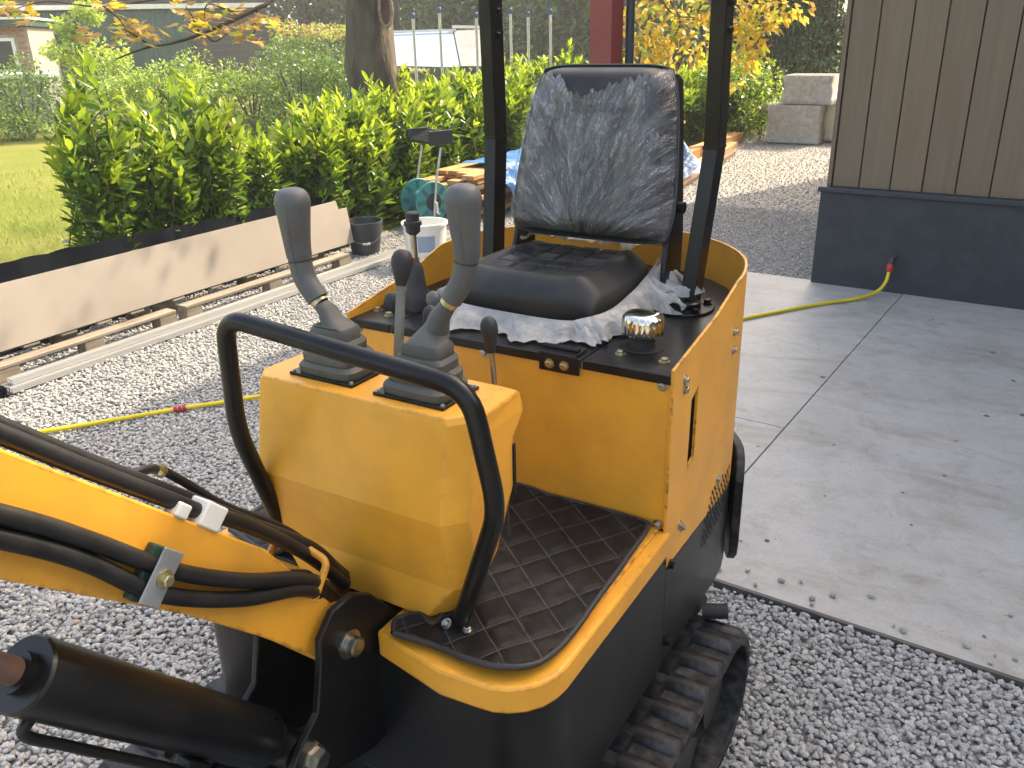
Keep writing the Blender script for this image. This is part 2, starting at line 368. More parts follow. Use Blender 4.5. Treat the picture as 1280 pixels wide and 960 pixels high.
    gl = N(t, 'BsdfGlossy'); gl.inputs['Roughness'].default_value = .10; gl.inputs[0].default_value = (.9, .92, .95, 1)
    bp = N(t, 'Bump'); bp.inputs['Strength'].default_value = .9; bp.inputs['Distance'].default_value = .012; t.links.new(fine, bp.inputs['Height']); t.links.new(bp.outputs[0], b.inputs['Normal']); t.links.new(bp.outputs[0], gl.inputs['Normal'])
    m3 = N(t, 'MixShader'); m3.inputs[0].default_value = .055; t.links.new(ms.outputs[0], m3.inputs[1]); t.links.new(gl.outputs[0], m3.inputs[2])
    t.links.new(m3.outputs[0], t.nodes['Material Output'].inputs['Surface'])
    film('film_torn', (3, 3, 3), (0, 0, 0), .3, .6, .62, .9, (.36, .355, .34), .35)
    film('film_white', (2, 2, 2), (0, 0, 0), .3, .7, .4, .75, (.62, .60, .56), .25, .2)
    film('film_cream', (2, 2, 2), (0, 0, 0), .3, .6, .8, .97, (.72, .66, .52), .5, .2)
    # quilted vinyl mat: stitched lozenges
    m, t, b = nodes('quilt'); c = N(t, 'TexCoord'); s = N(t, 'SeparateXYZ'); t.links.new(c.outputs['Object'], s.inputs[0])
    def mth(op, a, bb=None):
        n = N(t, 'Math', operation=op)
        for i, x in enumerate((a, bb)):
            if x is None: continue
            if isinstance(x, (int, float)): n.inputs[i].default_value = x
            else: t.links.new(x, n.inputs[i])
        return n.outputs[0]
    def line(ax, ay):
        d = mth('ADD', mth('MULTIPLY', s.outputs[0], ax), mth('MULTIPLY', s.outputs[1], ay))
        return mth('ABSOLUTE', mth('SUBTRACT', mth('FRACT', d), .5))
    l1 = line(*QA); l2 = line(*QB)
    mn = mth('MAXIMUM', l1, l2)
    br = noise(t, c.outputs['Object'], 55, 3, .7)
    st = mth('GREATER_THAN', mth('ADD', mn, mth('MULTIPLY', br, .03)), .5)
    dust = ramp(t, noise(t, c.outputs['Object'], 14, 6, .7), [(.5, (.006, .006, .0068)), (.84, (.036, .035, .034))])
    mx = N(t, 'MixRGB'); t.links.new(mth('MULTIPLY', st, .26), mx.inputs[0]); t.links.new(dust, mx.inputs[1]); mx.inputs[2].default_value = (.22, .20, .18, 1)
    t.links.new(mx.outputs[0], b.inputs['Base Color']); b.inputs['Roughness'].default_value = .5; b.inputs['Specular IOR Level'].default_value = .2
    bump(t, b, noise(t, c.outputs['Object'], 160, 3), .15, .002)
QA = (10.0, 12.5); QB = (12.5, -7.5)
special()
HH = 6.6

# ---------------- the setting ----------------
HU = Vector((.9984, -.0567, 0)); HN = Vector((.0567, .9984, 0)); HC = Vector((-1.259, 6.368, 0))
def H(u, n, z=0): return HC + HU*u + HN*n + Vector((0, 0, z))
def sheet_obj(name, pts, z, mat, kind='structure', th=.05):
    return tag(MB().prism([(p[0], p[1], z-th) for p in pts], (0, 0, th)).build(name, mat), kind=kind)
g = MB(); g.add([(-260, -120, -.02), (140, -120, -.02), (140, 320, -.02), (-260, 320, -.02)], [(0, 1, 2, 3)])
tag(g.build('lawn_ground', MAT['lawn']), kind='structure')
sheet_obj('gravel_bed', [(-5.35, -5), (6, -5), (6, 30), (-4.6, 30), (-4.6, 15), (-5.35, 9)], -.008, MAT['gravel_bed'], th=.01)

# gravel: loose crushed stone as real pieces
stones = bpy.data.collections.new('gravel_sources')
for k in range(6):
    bm = bmesh.new(); bmesh.ops.create_icosphere(bm, subdivisions=1 if k else 2, radius=1)
    sc = Vector((random.uniform(.85, 1.2), random.uniform(.65, .95), random.uniform(.45, .7)))
    for v in bm.verts:
        v.co = Vector((v.co.x*sc.x, v.co.y*sc.y, v.co.z*sc.z))*random.uniform(.8, 1.16)
    for _ in range(3):
        n = Vector((random.gauss(0, 1), random.gauss(0, 1), random.gauss(0, 1))).normalized()
        r = bmesh.ops.bisect_plane(bm, geom=bm.verts[:]+bm.edges[:]+bm.faces[:], plane_co=n*.55, plane_no=n, clear_outer=True)
        e = [q for q in r['geom_cut'] if isinstance(q, bmesh.types.BMEdge)]
        bmesh.ops.holes_fill(bm, edges=e)
    me = bpy.data.meshes.new('stone'); bm.to_mesh(me); bm.free(); me.materials.append(MAT['gravel_stone'])
    stones.objects.link(bpy.data.objects.new('stone', me))
def slab_in(x, y):
    d = np.stack([x-HC.x, y-HC.y]); uu = d[0]*HU.x+d[1]*HU.y; nn = d[0]*HN.x+d[1]*HN.y
    return (uu > -.70) & (nn > -3.895) & ((nn < .05) | (uu > -.03))
def scatter(x0, x1, y0, y1, sp, z):
    nx, ny = int((x1-x0)/sp), int((y1-y0)/sp)
    X, Y = np.meshgrid(np.linspace(x0, x1, nx), np.linspace(y0, y1, ny)); X = X.ravel(); Y = Y.ravel()
    X = X+rng.uniform(-.6, .6, len(X))*sp; Y = Y+rng.uniform(-.6, .6, len(Y))*sp
    k = ~slab_in(X, Y); X, Y = X[k], Y[k]
    Zz = z + rng.uniform(-.004, .006, len(X)) + .006*np.sin(X*5.1+Y*2.3)*np.sin(Y*4.3-X*1.7)
    return np.stack([X, Y, Zz], 1)
pts = [scatter(-3.6, .9, .4, 3.2, .0165, .0), scatter(-3.6, .9, .4, 3.2, .0205, .006),
       scatter(-5.15, -3.6, 1.2, 3.2, .018, .0), scatter(-5.15, -3.6, 1.2, 3.2, .032, .008),
       scatter(-5.2, -.9, 3.2, 5.6, .0185, .002), scatter(-5.2, -.9, 5.6, 9, .024, .003),
       scatter(-4.5, -1.0, 9, 17, .055, .003)]
pts.append(np.array([tuple(H(random.uniform(.2, 3.4), -3.86+abs(random.gauss(0, .12)), .024)) for k in range(60)]))
pts = np.concatenate(pts)
me = bpy.data.meshes.new('gravel'); me.vertices.add(len(pts)); me.vertices.foreach_set('co', pts.astype(np.float32).ravel()); me.update()
gr = bpy.data.objects.new('gravel', me); COL.objects.link(gr); tag(gr, 'loose grey crushed stone covering the yard', 'gravel', kind='stuff')
ng = bpy.data.node_groups.new('gravel', 'GeometryNodeTree')
ng.interface.new_socket('Geometry', in_out='INPUT', socket_type='NodeSocketGeometry'); ng.interface.new_socket('Geometry', in_out='OUTPUT', socket_type='NodeSocketGeometry')
gi = ng.nodes.new('NodeGroupInput'); go = ng.nodes.new('NodeGroupOutput')
ip = ng.nodes.new('GeometryNodeInstanceOnPoints'); ci = ng.nodes.new('GeometryNodeCollectionInfo')
mp = ng.nodes.new('GeometryNodeMeshToPoints')
ci.inputs['Collection'].default_value = stones; ci.inputs['Separate Children'].default_value = True; ci.inputs['Reset Children'].default_value = True
rv = ng.nodes.new('FunctionNodeRandomValue'); rv.data_type = 'FLOAT_VECTOR'; rv.inputs[0].default_value = (-.5, -.5, 0); rv.inputs[1].default_value = (.5, .5, 6.28)
rs = ng.nodes.new('FunctionNodeRandomValue'); rs.data_type = 'FLOAT'; rs.inputs[2].default_value = .0070; rs.inputs[3].default_value = .0158; rs.inputs['Seed'].default_value = 5
for a, b in ((gi.outputs[0], mp.inputs['Mesh']), (mp.outputs[0], ip.inputs['Points']), (ci.outputs[0], ip.inputs['Instance']), (ip.outputs[0], go.inputs[0])): ng.links.new(a, b)
ip.inputs['Pick Instance'].default_value = True
ng.links.new(rv.outputs[0], ip.inputs['Rotation']); ng.links.new(rs.outputs[1], ip.inputs['Scale'])
gr.modifiers.new('stones', 'NODES').node_group = ng

# concrete slab of cast panels with a steel edge strip
slab = sheet_obj('patio_slab', [H(-.70, -3.88), H(6.5, -3.88), H(6.5, .05), H(-.70, .05)], .004, MAT['dark_gap'], th=.06)
for (u0, u1, n0, n1) in ((.5975, 6.5, -3.88, .03), (-.70, .5925, -2.5765, .03), (-.70, .5925, -3.88, -2.5815)):
    mb = MB().prism([H(u0, n0, .0), H(u1, n0, .0), H(u1, n1, .0), H(u0, n1, .0)], (0, 0, .017)); mb.build('concrete_panel', MAT['concrete'], slab, bevel=.003)
MB().prism([H(-.70, -3.897, -.05), H(6.5, -3.897, -.05), H(6.5, -3.882, -.05), H(-.70, -3.882, -.05)], (0, 0, .071)).build('edge_strip', MAT['steel_edge'], slab)

# clad house
house = thing('clad_house', H(3, 4), 'house with brown-grey vertical cladding above a dark blue-grey plinth', 'house')
MB().prism([H(.02, .02, .70), H(6.5, .02, .70), H(6.5, 9, .70), H(.02, 9, .70)], (0, 0, HH-.7)).build('wall_core', MAT['dark_gap'], house)
MB().prism([H(-.035, -.03, 0.017), H(6.5, -.03, 0.017), H(6.5, 9, 0.017), H(-.035, 9, 0.017)], (0, 0, .655)).build('plinth', MAT['plinth'], house, bevel=.004)
MB().prism([H(-.05, -.055, .672), H(6.5, -.055, .672), H(6.5, 9.02, .672), H(-.05, 9.02, .672)], (0, 0, .037)).build('plinth_trim', MAT['trim'], house, bevel=.006)
us = [.030, .2095] + [.2095+.2*k for k in range(1, 32)]
for a, b in zip(us[:-1], us[1:]):
    MB().prism([H(a+.004, -.005, .711), H(b-.004, -.005, .711), H(b-.004, .019, .711), H(a+.004, .019, .711)], (0, 0, HH-.72)).build('cladding_board', MAT['cladding'], house, bevel=.003)
MB().prism([H(-.004, -.012, .711), H(.024, -.012, .711), H(.024, .019, .711), H(-.004, .019, .711)], (0, 0, HH-.72)).build('corner_trim', MAT['cladding'], house, bevel=.003)
for k in range(44):
    a = .03+.2*k
    MB().prism([H(-.004, a+.004, .711), H(.019, a+.004, .711), H(.019, a+.196, .711), H(-.004, a+.196, .711)], (0, 0, HH-.72)).build('cladding_board', MAT['cladding'], house)
    
MB().prism([H(-.08, -.08, HH), H(6.6, -.08, HH), H(6.6, 9.1, HH), H(-.08, 9.1, HH)], (0, 0, .15)).build('roof', MAT['roof_felt'], house)
MB().prism([H(6.52, -9, .017), H(6.7, -9, .017), H(6.7, 0, .017), H(6.52, 0, .017)], (0, 0, 3.6)).build('sky_block_wall', MAT['cladding'], house)  # unseen wall added to cut sky light on the digger's right side
# red steel post and beams of an unfinished canopy frame beside the house
port = thing('canopy_frame', H(-.52, -2.32), 'red steel post with beam of an open canopy frame behind the digger seat', 'steel frame')
a = .06; MB().prism([H(-.52-a, -2.32-a, .017), H(-.52+a, -2.32-a, .017), H(-.52+a, -2.32+a, .017), H(-.52-a, -2.32+a, .017)], (0, 0, 2.6)).build('post', MAT['red_primer'], port, bevel=.006)
MB().tube([H(-.435, -2.24, .02), H(-.435, -2.24, 2.6)], .022, 12).build('rain_pipe', MAT['trim'], port, smooth=40)
MB().prism([H(-.57, -2.45, 2.62), H(-.47, -2.45, 2.62), H(-.47, -.02, 2.62), H(-.57, -.02, 2.62)], (0, 0, .16)).build('beam', MAT['red_primer'], port)
MB().prism([H(-.46, -2.38, 2.62), H(6.4, -2.38, 2.62), H(6.4, -2.28, 2.62), H(-.46, -2.28, 2.62)], (0, 0, .14)).build('cross_beam', MAT['red_primer'], port)
MB().prism([H(6.3, -2.38, .017), H(6.4, -2.38, .017), H(6.4, -2.28, .017), H(6.3, -2.28, .017)], (0, 0, 2.6)).build('post', MAT['red_primer'], port, bevel=.006)

# dry leaf bits and crumbs blown onto the slab
n = 46; V = []; F = []
for k in range(n):
    u, nn_ = random.uniform(.3, 3.2), random.uniform(-3.8, -.1); c = H(u, nn_, .0185); r_ = random.choice((.005, .006, .008, .013)); a0 = random.uniform(0, 6); q = len(V)
    for j in range(5):
        a = a0+j*1.2566; w = r_*random.uniform(.45, 1.2); V.append((c.x+math.cos(a)*w*1.5, c.y+math.sin(a)*w, c.z+random.uniform(0, .004)))
    F.append(tuple(range(q, q+5)))
me = bpy.data.meshes.new('litter'); me.from_pydata(V, [], F); tag(finish('leaf_litter', me, MAT['plank_brown'], None), 'scattered dry leaf crumbs on the concrete slab', 'leaf litter', kind='stuff')
# ---------------- mini excavator ----------------
XC = -.938; XR = -.53; XL = -1.346; YF = 1.476; YA = 1.85; RA = .408
ex = thing('mini_excavator', (XC, 1.4, 0), 'yellow and black mini excavator with plastic-wrapped seat and folded boom', 'excavator')
Y_, K_ = MAT['yellow'], MAT['black']
def mir(x): return 2*XC - x
# shared fasteners
b = MB(); b.lathe([(.0085, 0), (.0085, .0015)], n=16)
b.lathe([(.0058, .0015), (.0058, .006), (.0045, .007)], n=6); bolt_me = b.mesh('bolt'); bolt_me.materials.append(MAT['zinc_yellow'])
bolt_s = bolt_me.copy(); bolt_s.materials.clear(); bolt_s.materials.append(MAT['steel'])
bolt_k = bolt_me.copy(); bolt_k.materials.clear(); bolt_k.materials.append(K_)
def bolt(p, ax, parent=None, me=None, s=1): return inst('bolt', me or bolt_me, p, parent or ex, axis=ax, scale=s)

# lower body (black) with rounded front corners, following the rear arc
def outline(inset, front=.895, half=True):
    r = .11; xr = -.522-inset; yf = front+inset
    p = [(-.853, yf+.03), (-.70, yf)]
    for k in range(7):
        a = -math.pi/2 + k*math.pi/12; p.append((xr-r+math.cos(a)*r, yf+r+.005+math.sin(a)*r))
    return p
body = [(x, y) for x, y in outline(.006)] + [(-.528, YF-.002)]
front_ring = [(mir(x), y) for x, y in body][::-1][:-1] + [(mir(-.853), .931)] + body
b = MB(); b.prism([(x, y, .44) for x, y in front_ring], (0, 0, .297)); b.build('front_body', K_, ex, smooth=35, bevel=.004)
rear = [(-.531, YF+.002)]
for k in range(25):
    a = k*math.pi/24; rear.append((XC+(RA-.001)*math.cos(a), YA+(RA-.001)*math.sin(a)))
rear += [(-1.345, YF+.002)]
b = MB(); b.prism([(x, y, .44) for x, y in rear], (0, 0, .252)); b.build('rear_body', K_, ex, smooth=35, bevel=.003)
# counterweight plate standing proud round the tail
ri, ro = [], []
for k in range(29):
    a = R(14)+k*R(152)/28; ri.append((XC+(RA+.012)*math.cos(a), YA+(RA+.012)*math.sin(a))); ro.append((XC+(RA+.035)*math.cos(a), YA+(RA+.035)*math.sin(a)))
b = MB(); n = len(ri)
def zb(k): e = min(k, n-1-k); return .39+.10*max(0, 1-e/2.2)**1.5
def zt(k): e = min(k, n-1-k); return .735-.06*max(0, 1-e/2.0)**2
b.loft([[(*ri[k], zb(k)), (*ro[k], zb(k)), (*ro[k], zt(k)), (*ri[k], zt(k))] for k in range(n)]); b.build('counterweight', MAT['track_rubber'], ex, smooth=35, bevel=.004)
for y, z in ((1.482, .70), (1.482, .50)):
    bolt((-.528, y+.012, z-.005), (1, 0, 0), me=bolt_k, s=1.5)

# yellow floor pan
pan = outline(0)
L0 = [(-.853, 1.06)] + pan + [(-.522, YF-.003), (mir(-.522), YF-.003)] + [(mir(x), y) for x, y in pan][::-1] + [(mir(-.853), 1.06)]
b = MB(); b.prism([(x, y, .735) for x, y in L0], (0, 0, .053)); fp = b.build('floor_pan', Y_, ex, smooth=35, bevel=.006)
b = MB(); b.box(-.70, -.546, 1.085, 1.468, .788, .794); b.build('tread_plate', Y_, fp, bevel=.002)
bolt((-.551, 1.470, .80), (0, -1, 0), fp, bolt_s, 1.3)

# seat box front panel
b = MB(); b.box(XL+.002, XR-.003, YF-.002, YF+.002, .789, 1.128); fpan = b.build('front_panel', Y_, ex)
for x, z in ((-.967, 1.108), (-.556, 1.108), (-1.32, 1.108)): bolt((x, YF-.002, z), (0, -1, 0), fpan, bolt_s, 1.35)
b = MB(); b.box(XL+.012, XR-.012, YF+.02, 1.9, .79, 1.10); b.build('dark_inner_box', MAT['dark_gap'], ex)  # dark box added so the slot shows a shaded inside
# wrap-round yellow guard: side, arc, side (slot cut in the right side)
V = []; F = []
def side(x, slot):
    ye = YA-.008; P = [(YF-.012, .697), (ye, .690), (ye, 1.2257), (1.706, 1.186), (YF-.012, 1.147)]
    k = len(V); V.extend([(x, y, z) for y, z in P])
    if slot:
        V.extend([(x, y, z) for y, z in ((1.570, .885), (1.610, .900), (1.613, 1.062), (1.574, 1.045))])
        F.extend([(k, k+1, k+6, k+5), (k+1, k+2, k+7, k+6), (k+2, k+3, k+4, k+8, k+7), (k+4, k, k+5, k+8)])
    else: F.append(tuple(range(k, k+5)))
    q = len(V); V.extend([(x, ye, .690), (x, YA, .690), (x, YA, 1.228), (x, ye, 1.2257)]); F.append((q, q+1, q+2, q+3))
side(XR, True); side(XL, False)
k0 = len(V); NA = 32
for i in range(NA+1):
    a = i*math.pi/NA; e = min(1, math.sin(a)*3)
    for z in (.690, 1.228+.010*e): V.append((XC+RA*math.cos(a), YA+RA*math.sin(a), z))
for i in range(NA): F.append((k0+2*i, k0+2*i+2, k0+2*i+3, k0+2*i+1))
me = bpy.data.meshes.new('guard'); me.from_pydata(V, [], F)
bm = bmesh.new(); bm.from_mesh(me); bmesh.ops.remove_doubles(bm, verts=bm.verts, dist=.0005); bmesh.ops.recalc_face_normals(bm, faces=bm.faces)
c = bm.faces[0].calc_center_median(); 
if bm.faces[0].normal.x*(c.x-XC) < 0: bmesh.ops.reverse_faces(bm, faces=bm.faces)
bm.to_mesh(me); bm.free()
guard = finish('body_guard', me, Y_, ex, smooth=40, solid=.006)
for y, z in ((1.525, 1.108), (1.528, 1.086), (1.842, 1.112), (1.842, 1.068), (1.545, .765), (1.560, .752), (1.795, .757)): bolt((XR, y, z), (1, 0, 0), guard, bolt_s, 1.25)
# dark discs stand in for shaded vent holes at the tail of the side panel
b = MB()
for i in range(13):
    for j in range(11):
        y = 1.705+i*.0165+(j % 2)*.008; z = .605+j*.0135+(i*.004)
        s_ = (y-1.72)*.9
        if z < .612 or z > .745 or y-1.70 < (z-.60)*.35 or y > 1.90: continue
        if y <= YA-.004: x = XR+.0006; ax = Vector((1, 0, 0))
        else:
            a = math.asin((y-YA)/RA); x = XC+(RA+.0006)*math.cos(a); ax = Vector((math.cos(a), math.sin(a), 0))
        b.lathe([(.0052, 0), (.0052, .0004)], (x, y, z), ax, 6)
tag(b.build('vent_hole_discs', MAT['dark_gap'], guard), kind='stuff')

# deck plates and front lip
def deck(x0, x1):
    p = [(x0, YF-.004), (x1, YF-.004)]
    n = 10
    for i in range(n+1):
        x = x1+(x0-x1)*i/n; q = max(0, (RA-.008)**2-(x-XC)**2); p.append((x, YA+math.sqrt(q)-.004))
    b = MB(); b.prism([(x, y, 1.127) for x, y in p], (0, 0, .006)); b.box(x0, x1, YF-.008, YF-.004, 1.113, 1.133)
    return b.build('deck_plate', K_, ex, bevel=.002)
d0 = deck(XL+.006, -1.222); d1 = deck(-1.219, -.731); d2 = deck(-.728, XR-.007)
for x, y in ((-.674, 1.535), (-.578, 1.535)): bolt((x, y, 1.133), (0, 0, 1), d2, None, 1.35)
for x, y in ((-1.318, 1.545), (-1.268, 1.525)): bolt((x, y, 1.133), (0, 0, 1), d0, None, 1.35)
b = MB(); b.lathe([(.020, 0), (.021, .02), (.016, .034), (.006, .041)], (-1.296, 1.575, 1.133), (0, 0, 1), 16); b.build('rubber_cap', MAT['rubber'], d0, smooth=60)
b = MB(); b.box(-1.262, -1.225, 1.69, 1.77, 1.133, 1.137); b.box(-1.27, -1.232, 1.60, 1.67, 1.133, 1.139); b.build('slot_cover', K_, d0, bevel=.002)
# hinge tab
b = MB(); b.box(-.826, -.732, YF-.013, YF-.0085, 1.098, 1.1365); b.box(-.826, -.742, YF-.013, 1.52, 1.134, 1.139); b.tube([(-.83, 1.492, 1.142), (-.745, 1.492, 1.142)], .006, 10)
hg = b.build('hinge', K_, ex, bevel=.002)
for x in (-.800, -.766): bolt((x, YF-.013, 1.116), (0, -1, 0), hg, None, 1.25)

# chrome filler cap
b = MB(); prof = []
n = 72
rings = []
for r, z in ((.034, 1.158), (.043, 1.163), (.0445, 1.170), (.0445, 1.192), (.0425, 1.201), (.034, 1.2075), (.020, 1.2085), (.002, 1.2085)):
    fl = 1 if 1.16 < z < 1.197 else 0
    rings.append([(-.652+math.cos(t)*r*(1-.055*fl*max(0, math.cos(18*t))), 1.598+math.sin(t)*r*(1-.055*fl*max(0, math.cos(18*t))), z) for t in [2*math.pi*k/n for k in range(n)]])
b.loft(rings); cap = b.build('filler_cap', MAT['chrome'], ex, smooth=50)
MB().lathe([(.047, 1.1335), (.047, 1.1345)], (-.652, 1.598, 0), (0, 0, 1), 24).build('neck_hole_disc', MAT['dark_gap'], cap)  # dark disc on the deck stands in for the shaded hole
MB().lathe([(.027, 1.1346), (.027, 1.158)], (-.652, 1.598, 0), (0, 0, 1), 24).build('filler_neck', MAT['rubber'], cap, smooth=40)

# ---- console ----
def ring(z, y0, hw, ch, yb, hb):
    """plan ring: front face, front chamfers, sides, back"""
    return [(XC-hw, y0, z), (XC+hw, y0, z), (XC+hw+ch, y0+ch*1.15, z), (XC+hb, yb, z), (XC-hb, yb, z), (XC-hw-ch, y0+ch*1.15, z)]
b = MB()
b.loft([ring(.800, .985, .150, .030, 1.075, .150), ring(.872, .992, .206, .032, 1.135, .206), ring(1.010, .968, .205, .032, 1.150, .236),
        ring(1.100, .985, .205, .032, 1.150, .237), ring(1.142, .993, .205, .032, 1.188, .237), ring(1.176, 1.0, .205, .032, 1.182, .232), ring(1.188, 1.003, .199, .022, 1.160, .215)])
console = b.build('console', Y_, ex, bevel=.003)
b = MB(); b.box(XC+.2365, XC+.2395, 1.146, 1.153, .99, 1.09); b.build('edge_seal', K_, console)

# ---- joysticks ----
def joystick(cx, cy, top, coll, pts, wid):
    b = MB(); b.box(cx-.073, cx+.073, cy-.053, cy+.053, 1.188, 1.194)
    bp = b.build('boot_plate', K_, ex, bevel=.001)
    for sx in (-1, 1):
        for sy in (-1, 1): bolt((cx+sx*.067, cy+sy*.047, 1.194), (0, 0, 1), bp, bolt_s, .55)
    b = MB(); rings = []
    def sq(hx, hy, z, ox=0, oy=0, r=.28):
        out = []
        for k in range(32):
            a = 2*math.pi*k/32; c_, s_ = math.cos(a), math.sin(a); p = 5.5
            q = (abs(c_)**p+abs(s_)**p)**(-1/p); out.append((cx+ox+c_*q*hx, cy+oy+s_*q*hy, z))
        return out
    hx, hy, z = .064, .0475, 1.194
    T = Vector(top); 
    for k in range(4):
        f = k/4; ox, oy = (T.x-cx)*.35*f, (T.y-cy)*.35*f; s_ = 1-.125*k
        rings += [sq(hx*s_*1.0, hy*s_*1.0, z, ox, oy), sq(hx*s_*1.02, hy*s_*1.02, z+.013, ox, oy), sq(hx*s_*.90, hy*s_*.90, z+.0205, ox, oy), sq(hx*s_*.815, hy*s_*.815, z+.0190, ox, oy)]
        z += .0205
    s_ = .5
    rings += [sq(hx*.46, hy*.55, z+.002, (T.x-cx)*.4, (T.y-cy)*.4)]
    C = Vector(coll); d = (C-T).normalized(); x, y = frame_of(d)
    def cring(p, r): 
        out = []
        for k in range(32):
            a = 2*math.pi*k/32; v = Vector((math.cos(a), math.sin(a), 0)); v = (v-d*v.dot(d)*.8); out.append(tuple(Vector(p)+v*r))
        return out
    rings += [cring(T+Vector((0, 0, -.012)), .026), cring(T+d*.010, .0215), cring(C-d*.004, .0165)]
    b.loft(rings); b.build('lever_boot', MAT['boot_rubber'], ex, smooth=40)
    b = MB(); b.tube([C-d*.004, C+d*.012], .0155, 16); b.build('collar', MAT['zinc_yellow'], ex, smooth=40)
    path = curve(pts, 6); n = len(path); b = MB()
    # grip: slimmer bent neck, joint ring, palm swell, domed head
    rr = []
    for i in range(n):
        f = i/(n-1)
        w = wid*(.80+.12*f) if f < .38 else wid*(.90+.38*((f-.38)/.62)**1.6)
        if abs(f-.40) < .018: w *= .9
        rr.append(w)
    dtop = (path[-1]-path[-2]).normalized(); e = path[-1]
    for q, s_ in ((.008, .965), (.016, .86), (.0215, .68), (.0245, .42), (.0255, .05)): path.append(e+dtop*q); rr.append(rr[n-1]*s_)
    b.tube(path, rr, 24); gp = b.build('joystick_grip', MAT['grip_rubber'], ex, smooth=60)
    i = int(n*.40); t = (path[i+1]-path[i-1]).normalized()
    MB().tube([path[i]-t*.0012, path[i]+t*.0012], rr[i-2]*1.012, 24).build('joint_ring', MAT['rubber'], gp, smooth=40)
    sd_ = Vector((.30, -.95, 0)).normalized(); MB().tube([path[q]+sd_*rr[q]*.985 for q in range(2, n-1)], .0011, 6).build('mould_seam', MAT['grip_rubber'], gp, smooth=60)
    i = int(n*.68); p = path[i]; side_ = Vector((.62, -.78, 0)).normalized()
    MB().lathe([(.0045, -.004), (.0045, .0008)], p+side_*rr[i]*1.0, side_, 12).build('switch_hole', MAT['rust'], gp)
joystick(-1.024, 1.083, (-1.037, 1.09, 1.292), (-1.062, 1.09, 1.312), [(-1.066, 1.09, 1.317), (-1.092, 1.09, 1.353), (-1.1, 1.09, 1.40), (-1.101, 1.09, 1.44), (-1.101, 1.09, 1.486)], .0245)
joystick(-.828, 1.078, (-.832, 1.125, 1.300), (-.806, 1.128, 1.336), [(-.802, 1.128, 1.342), (-.779, 1.13, 1.378), (-.768, 1.13, 1.425), (-.770, 1.13, 1.465), (-.771, 1.13, 1.508)], .0235)

# ---- small levers ----
def lever(a, z, r_, knob, mat, flat=False, parent=ex):
    a, z = Vector(a), Vector(z); b = MB()
    if flat: b.bar(a, z, .017, .008, up=(0, 1, 0))
    else: b.tube([a, z], r_, 12)
    rod = b.build('small_lever', mat, parent, smooth=40)
    d = (z-a).normalized(); b = MB(); kr = knob
    b.lathe([(kr*.45, -.012), (kr*.62, 0), (kr*.8, .012), (kr, .030), (kr*.96, .042), (kr*.7, .052), (kr*.3, .0565)], z-d*.002, d, 18)
    b.build('knob', MAT['rubber'], rod, smooth=60)
lever((-.985, 1.20, 1.17), (-.998, 1.245, 1.325), .006, .021, MAT['lever_grey'], True)
lever((-.790, 1.270, .80), (-.806, 1.25, 1.222), .0055, .0165, MAT['steel'])
lever((-.925, 1.27, .80), (-.935, 1.25, 1.225), .0055, .0165, MAT['steel'])
b = MB(); b.bar((-1.115, 1.56, 1.13), (-1.128, 1.55, 1.165), .012, .006); b.build('side_lever', MAT['steel'], ex)
b = MB(); b.lathe([(.008, 0), (.015, .012), (.019, .032), (.015, .045), (.006, .051)], (-1.150, 1.555, 1.15), (-.1, -.1, 1), 16); b.build('side_lever_knob', MAT['grip_rubber'], ex, smooth=60)
b = MB(); b.lathe([(.008, 0), (.016, .012), (.022, .038), (.017, .052), (.006, .058)], (-1.205, 1.76, 1.18), (0, 0, 1), 16); b.tube([(-1.205, 1.76, 1.13), (-1.205, 1.76, 1.19)], .006, 8); b.build('lock_knob', MAT['rubber'], ex, smooth=60)
# throttle: rubber gaiter, steel rod, black knob
tx, ty = -1.249, 1.615
b = MB(); b.lathe([(.040, 1.133), (.036, 1.15), (.034, 1.165), (.026, 1.178), (.022, 1.20), (.0185, 1.232), (.012, 1.244)], (tx, ty, 0), (0, 0, 1), 20); b.build('throttle_gaiter', MAT['rubber'], ex, smooth=50)
b = MB(); b.lathe([(.0075, 1.24), (.0075, 1.325)], (tx, ty, 0), (0, 0, 1), 12); th_ = b.build('throttle_rod', MAT['steel'], ex, smooth=40)
MB().lathe([(.010, 1.243), (.010, 1.256)], (tx, ty, 0), (0, 0, 1), 6).build('nut', MAT['rust'], th_)
MB().lathe([(.010, 1.312), (.017, 1.318), (.018, 1.332), (.0215, 1.334), (.0215, 1.343), (.016, 1.345), (.0165, 1.362), (.013, 1.365)], (tx, ty, 0), (0, 0, 1), 14).build('throttle_knob', MAT['rubber'], th_, smooth=30)

# ---- handrail in front of the console ----
hr = [(-.728, 1.002, .80), (-.600, .935, 1.096), (-.630, .918, 1.290), (-1.092, .900, 1.335), (-1.108, .905, 1.128), (-1.150, 1.03, .80)]
b = MB(); path = fillet(hr, .048, 7); b.tube(path, .0155, 16); rail = b.build('handrail', K_, ex, smooth=60)
for x, y in ((-.728, 1.002), (-1.150, 1.03)):
    MB().box(x-.03, x+.035, y-.028, y+.024, .789, .797).build('rail_foot', K_, rail, bevel=.003)
bolt((-.742, .982, .806), (-.2, -.6, .8), rail, bolt_s, 1.2); bolt((-.702, .985, .806), (0, 0, 1), rail, bolt_s, 1.1)

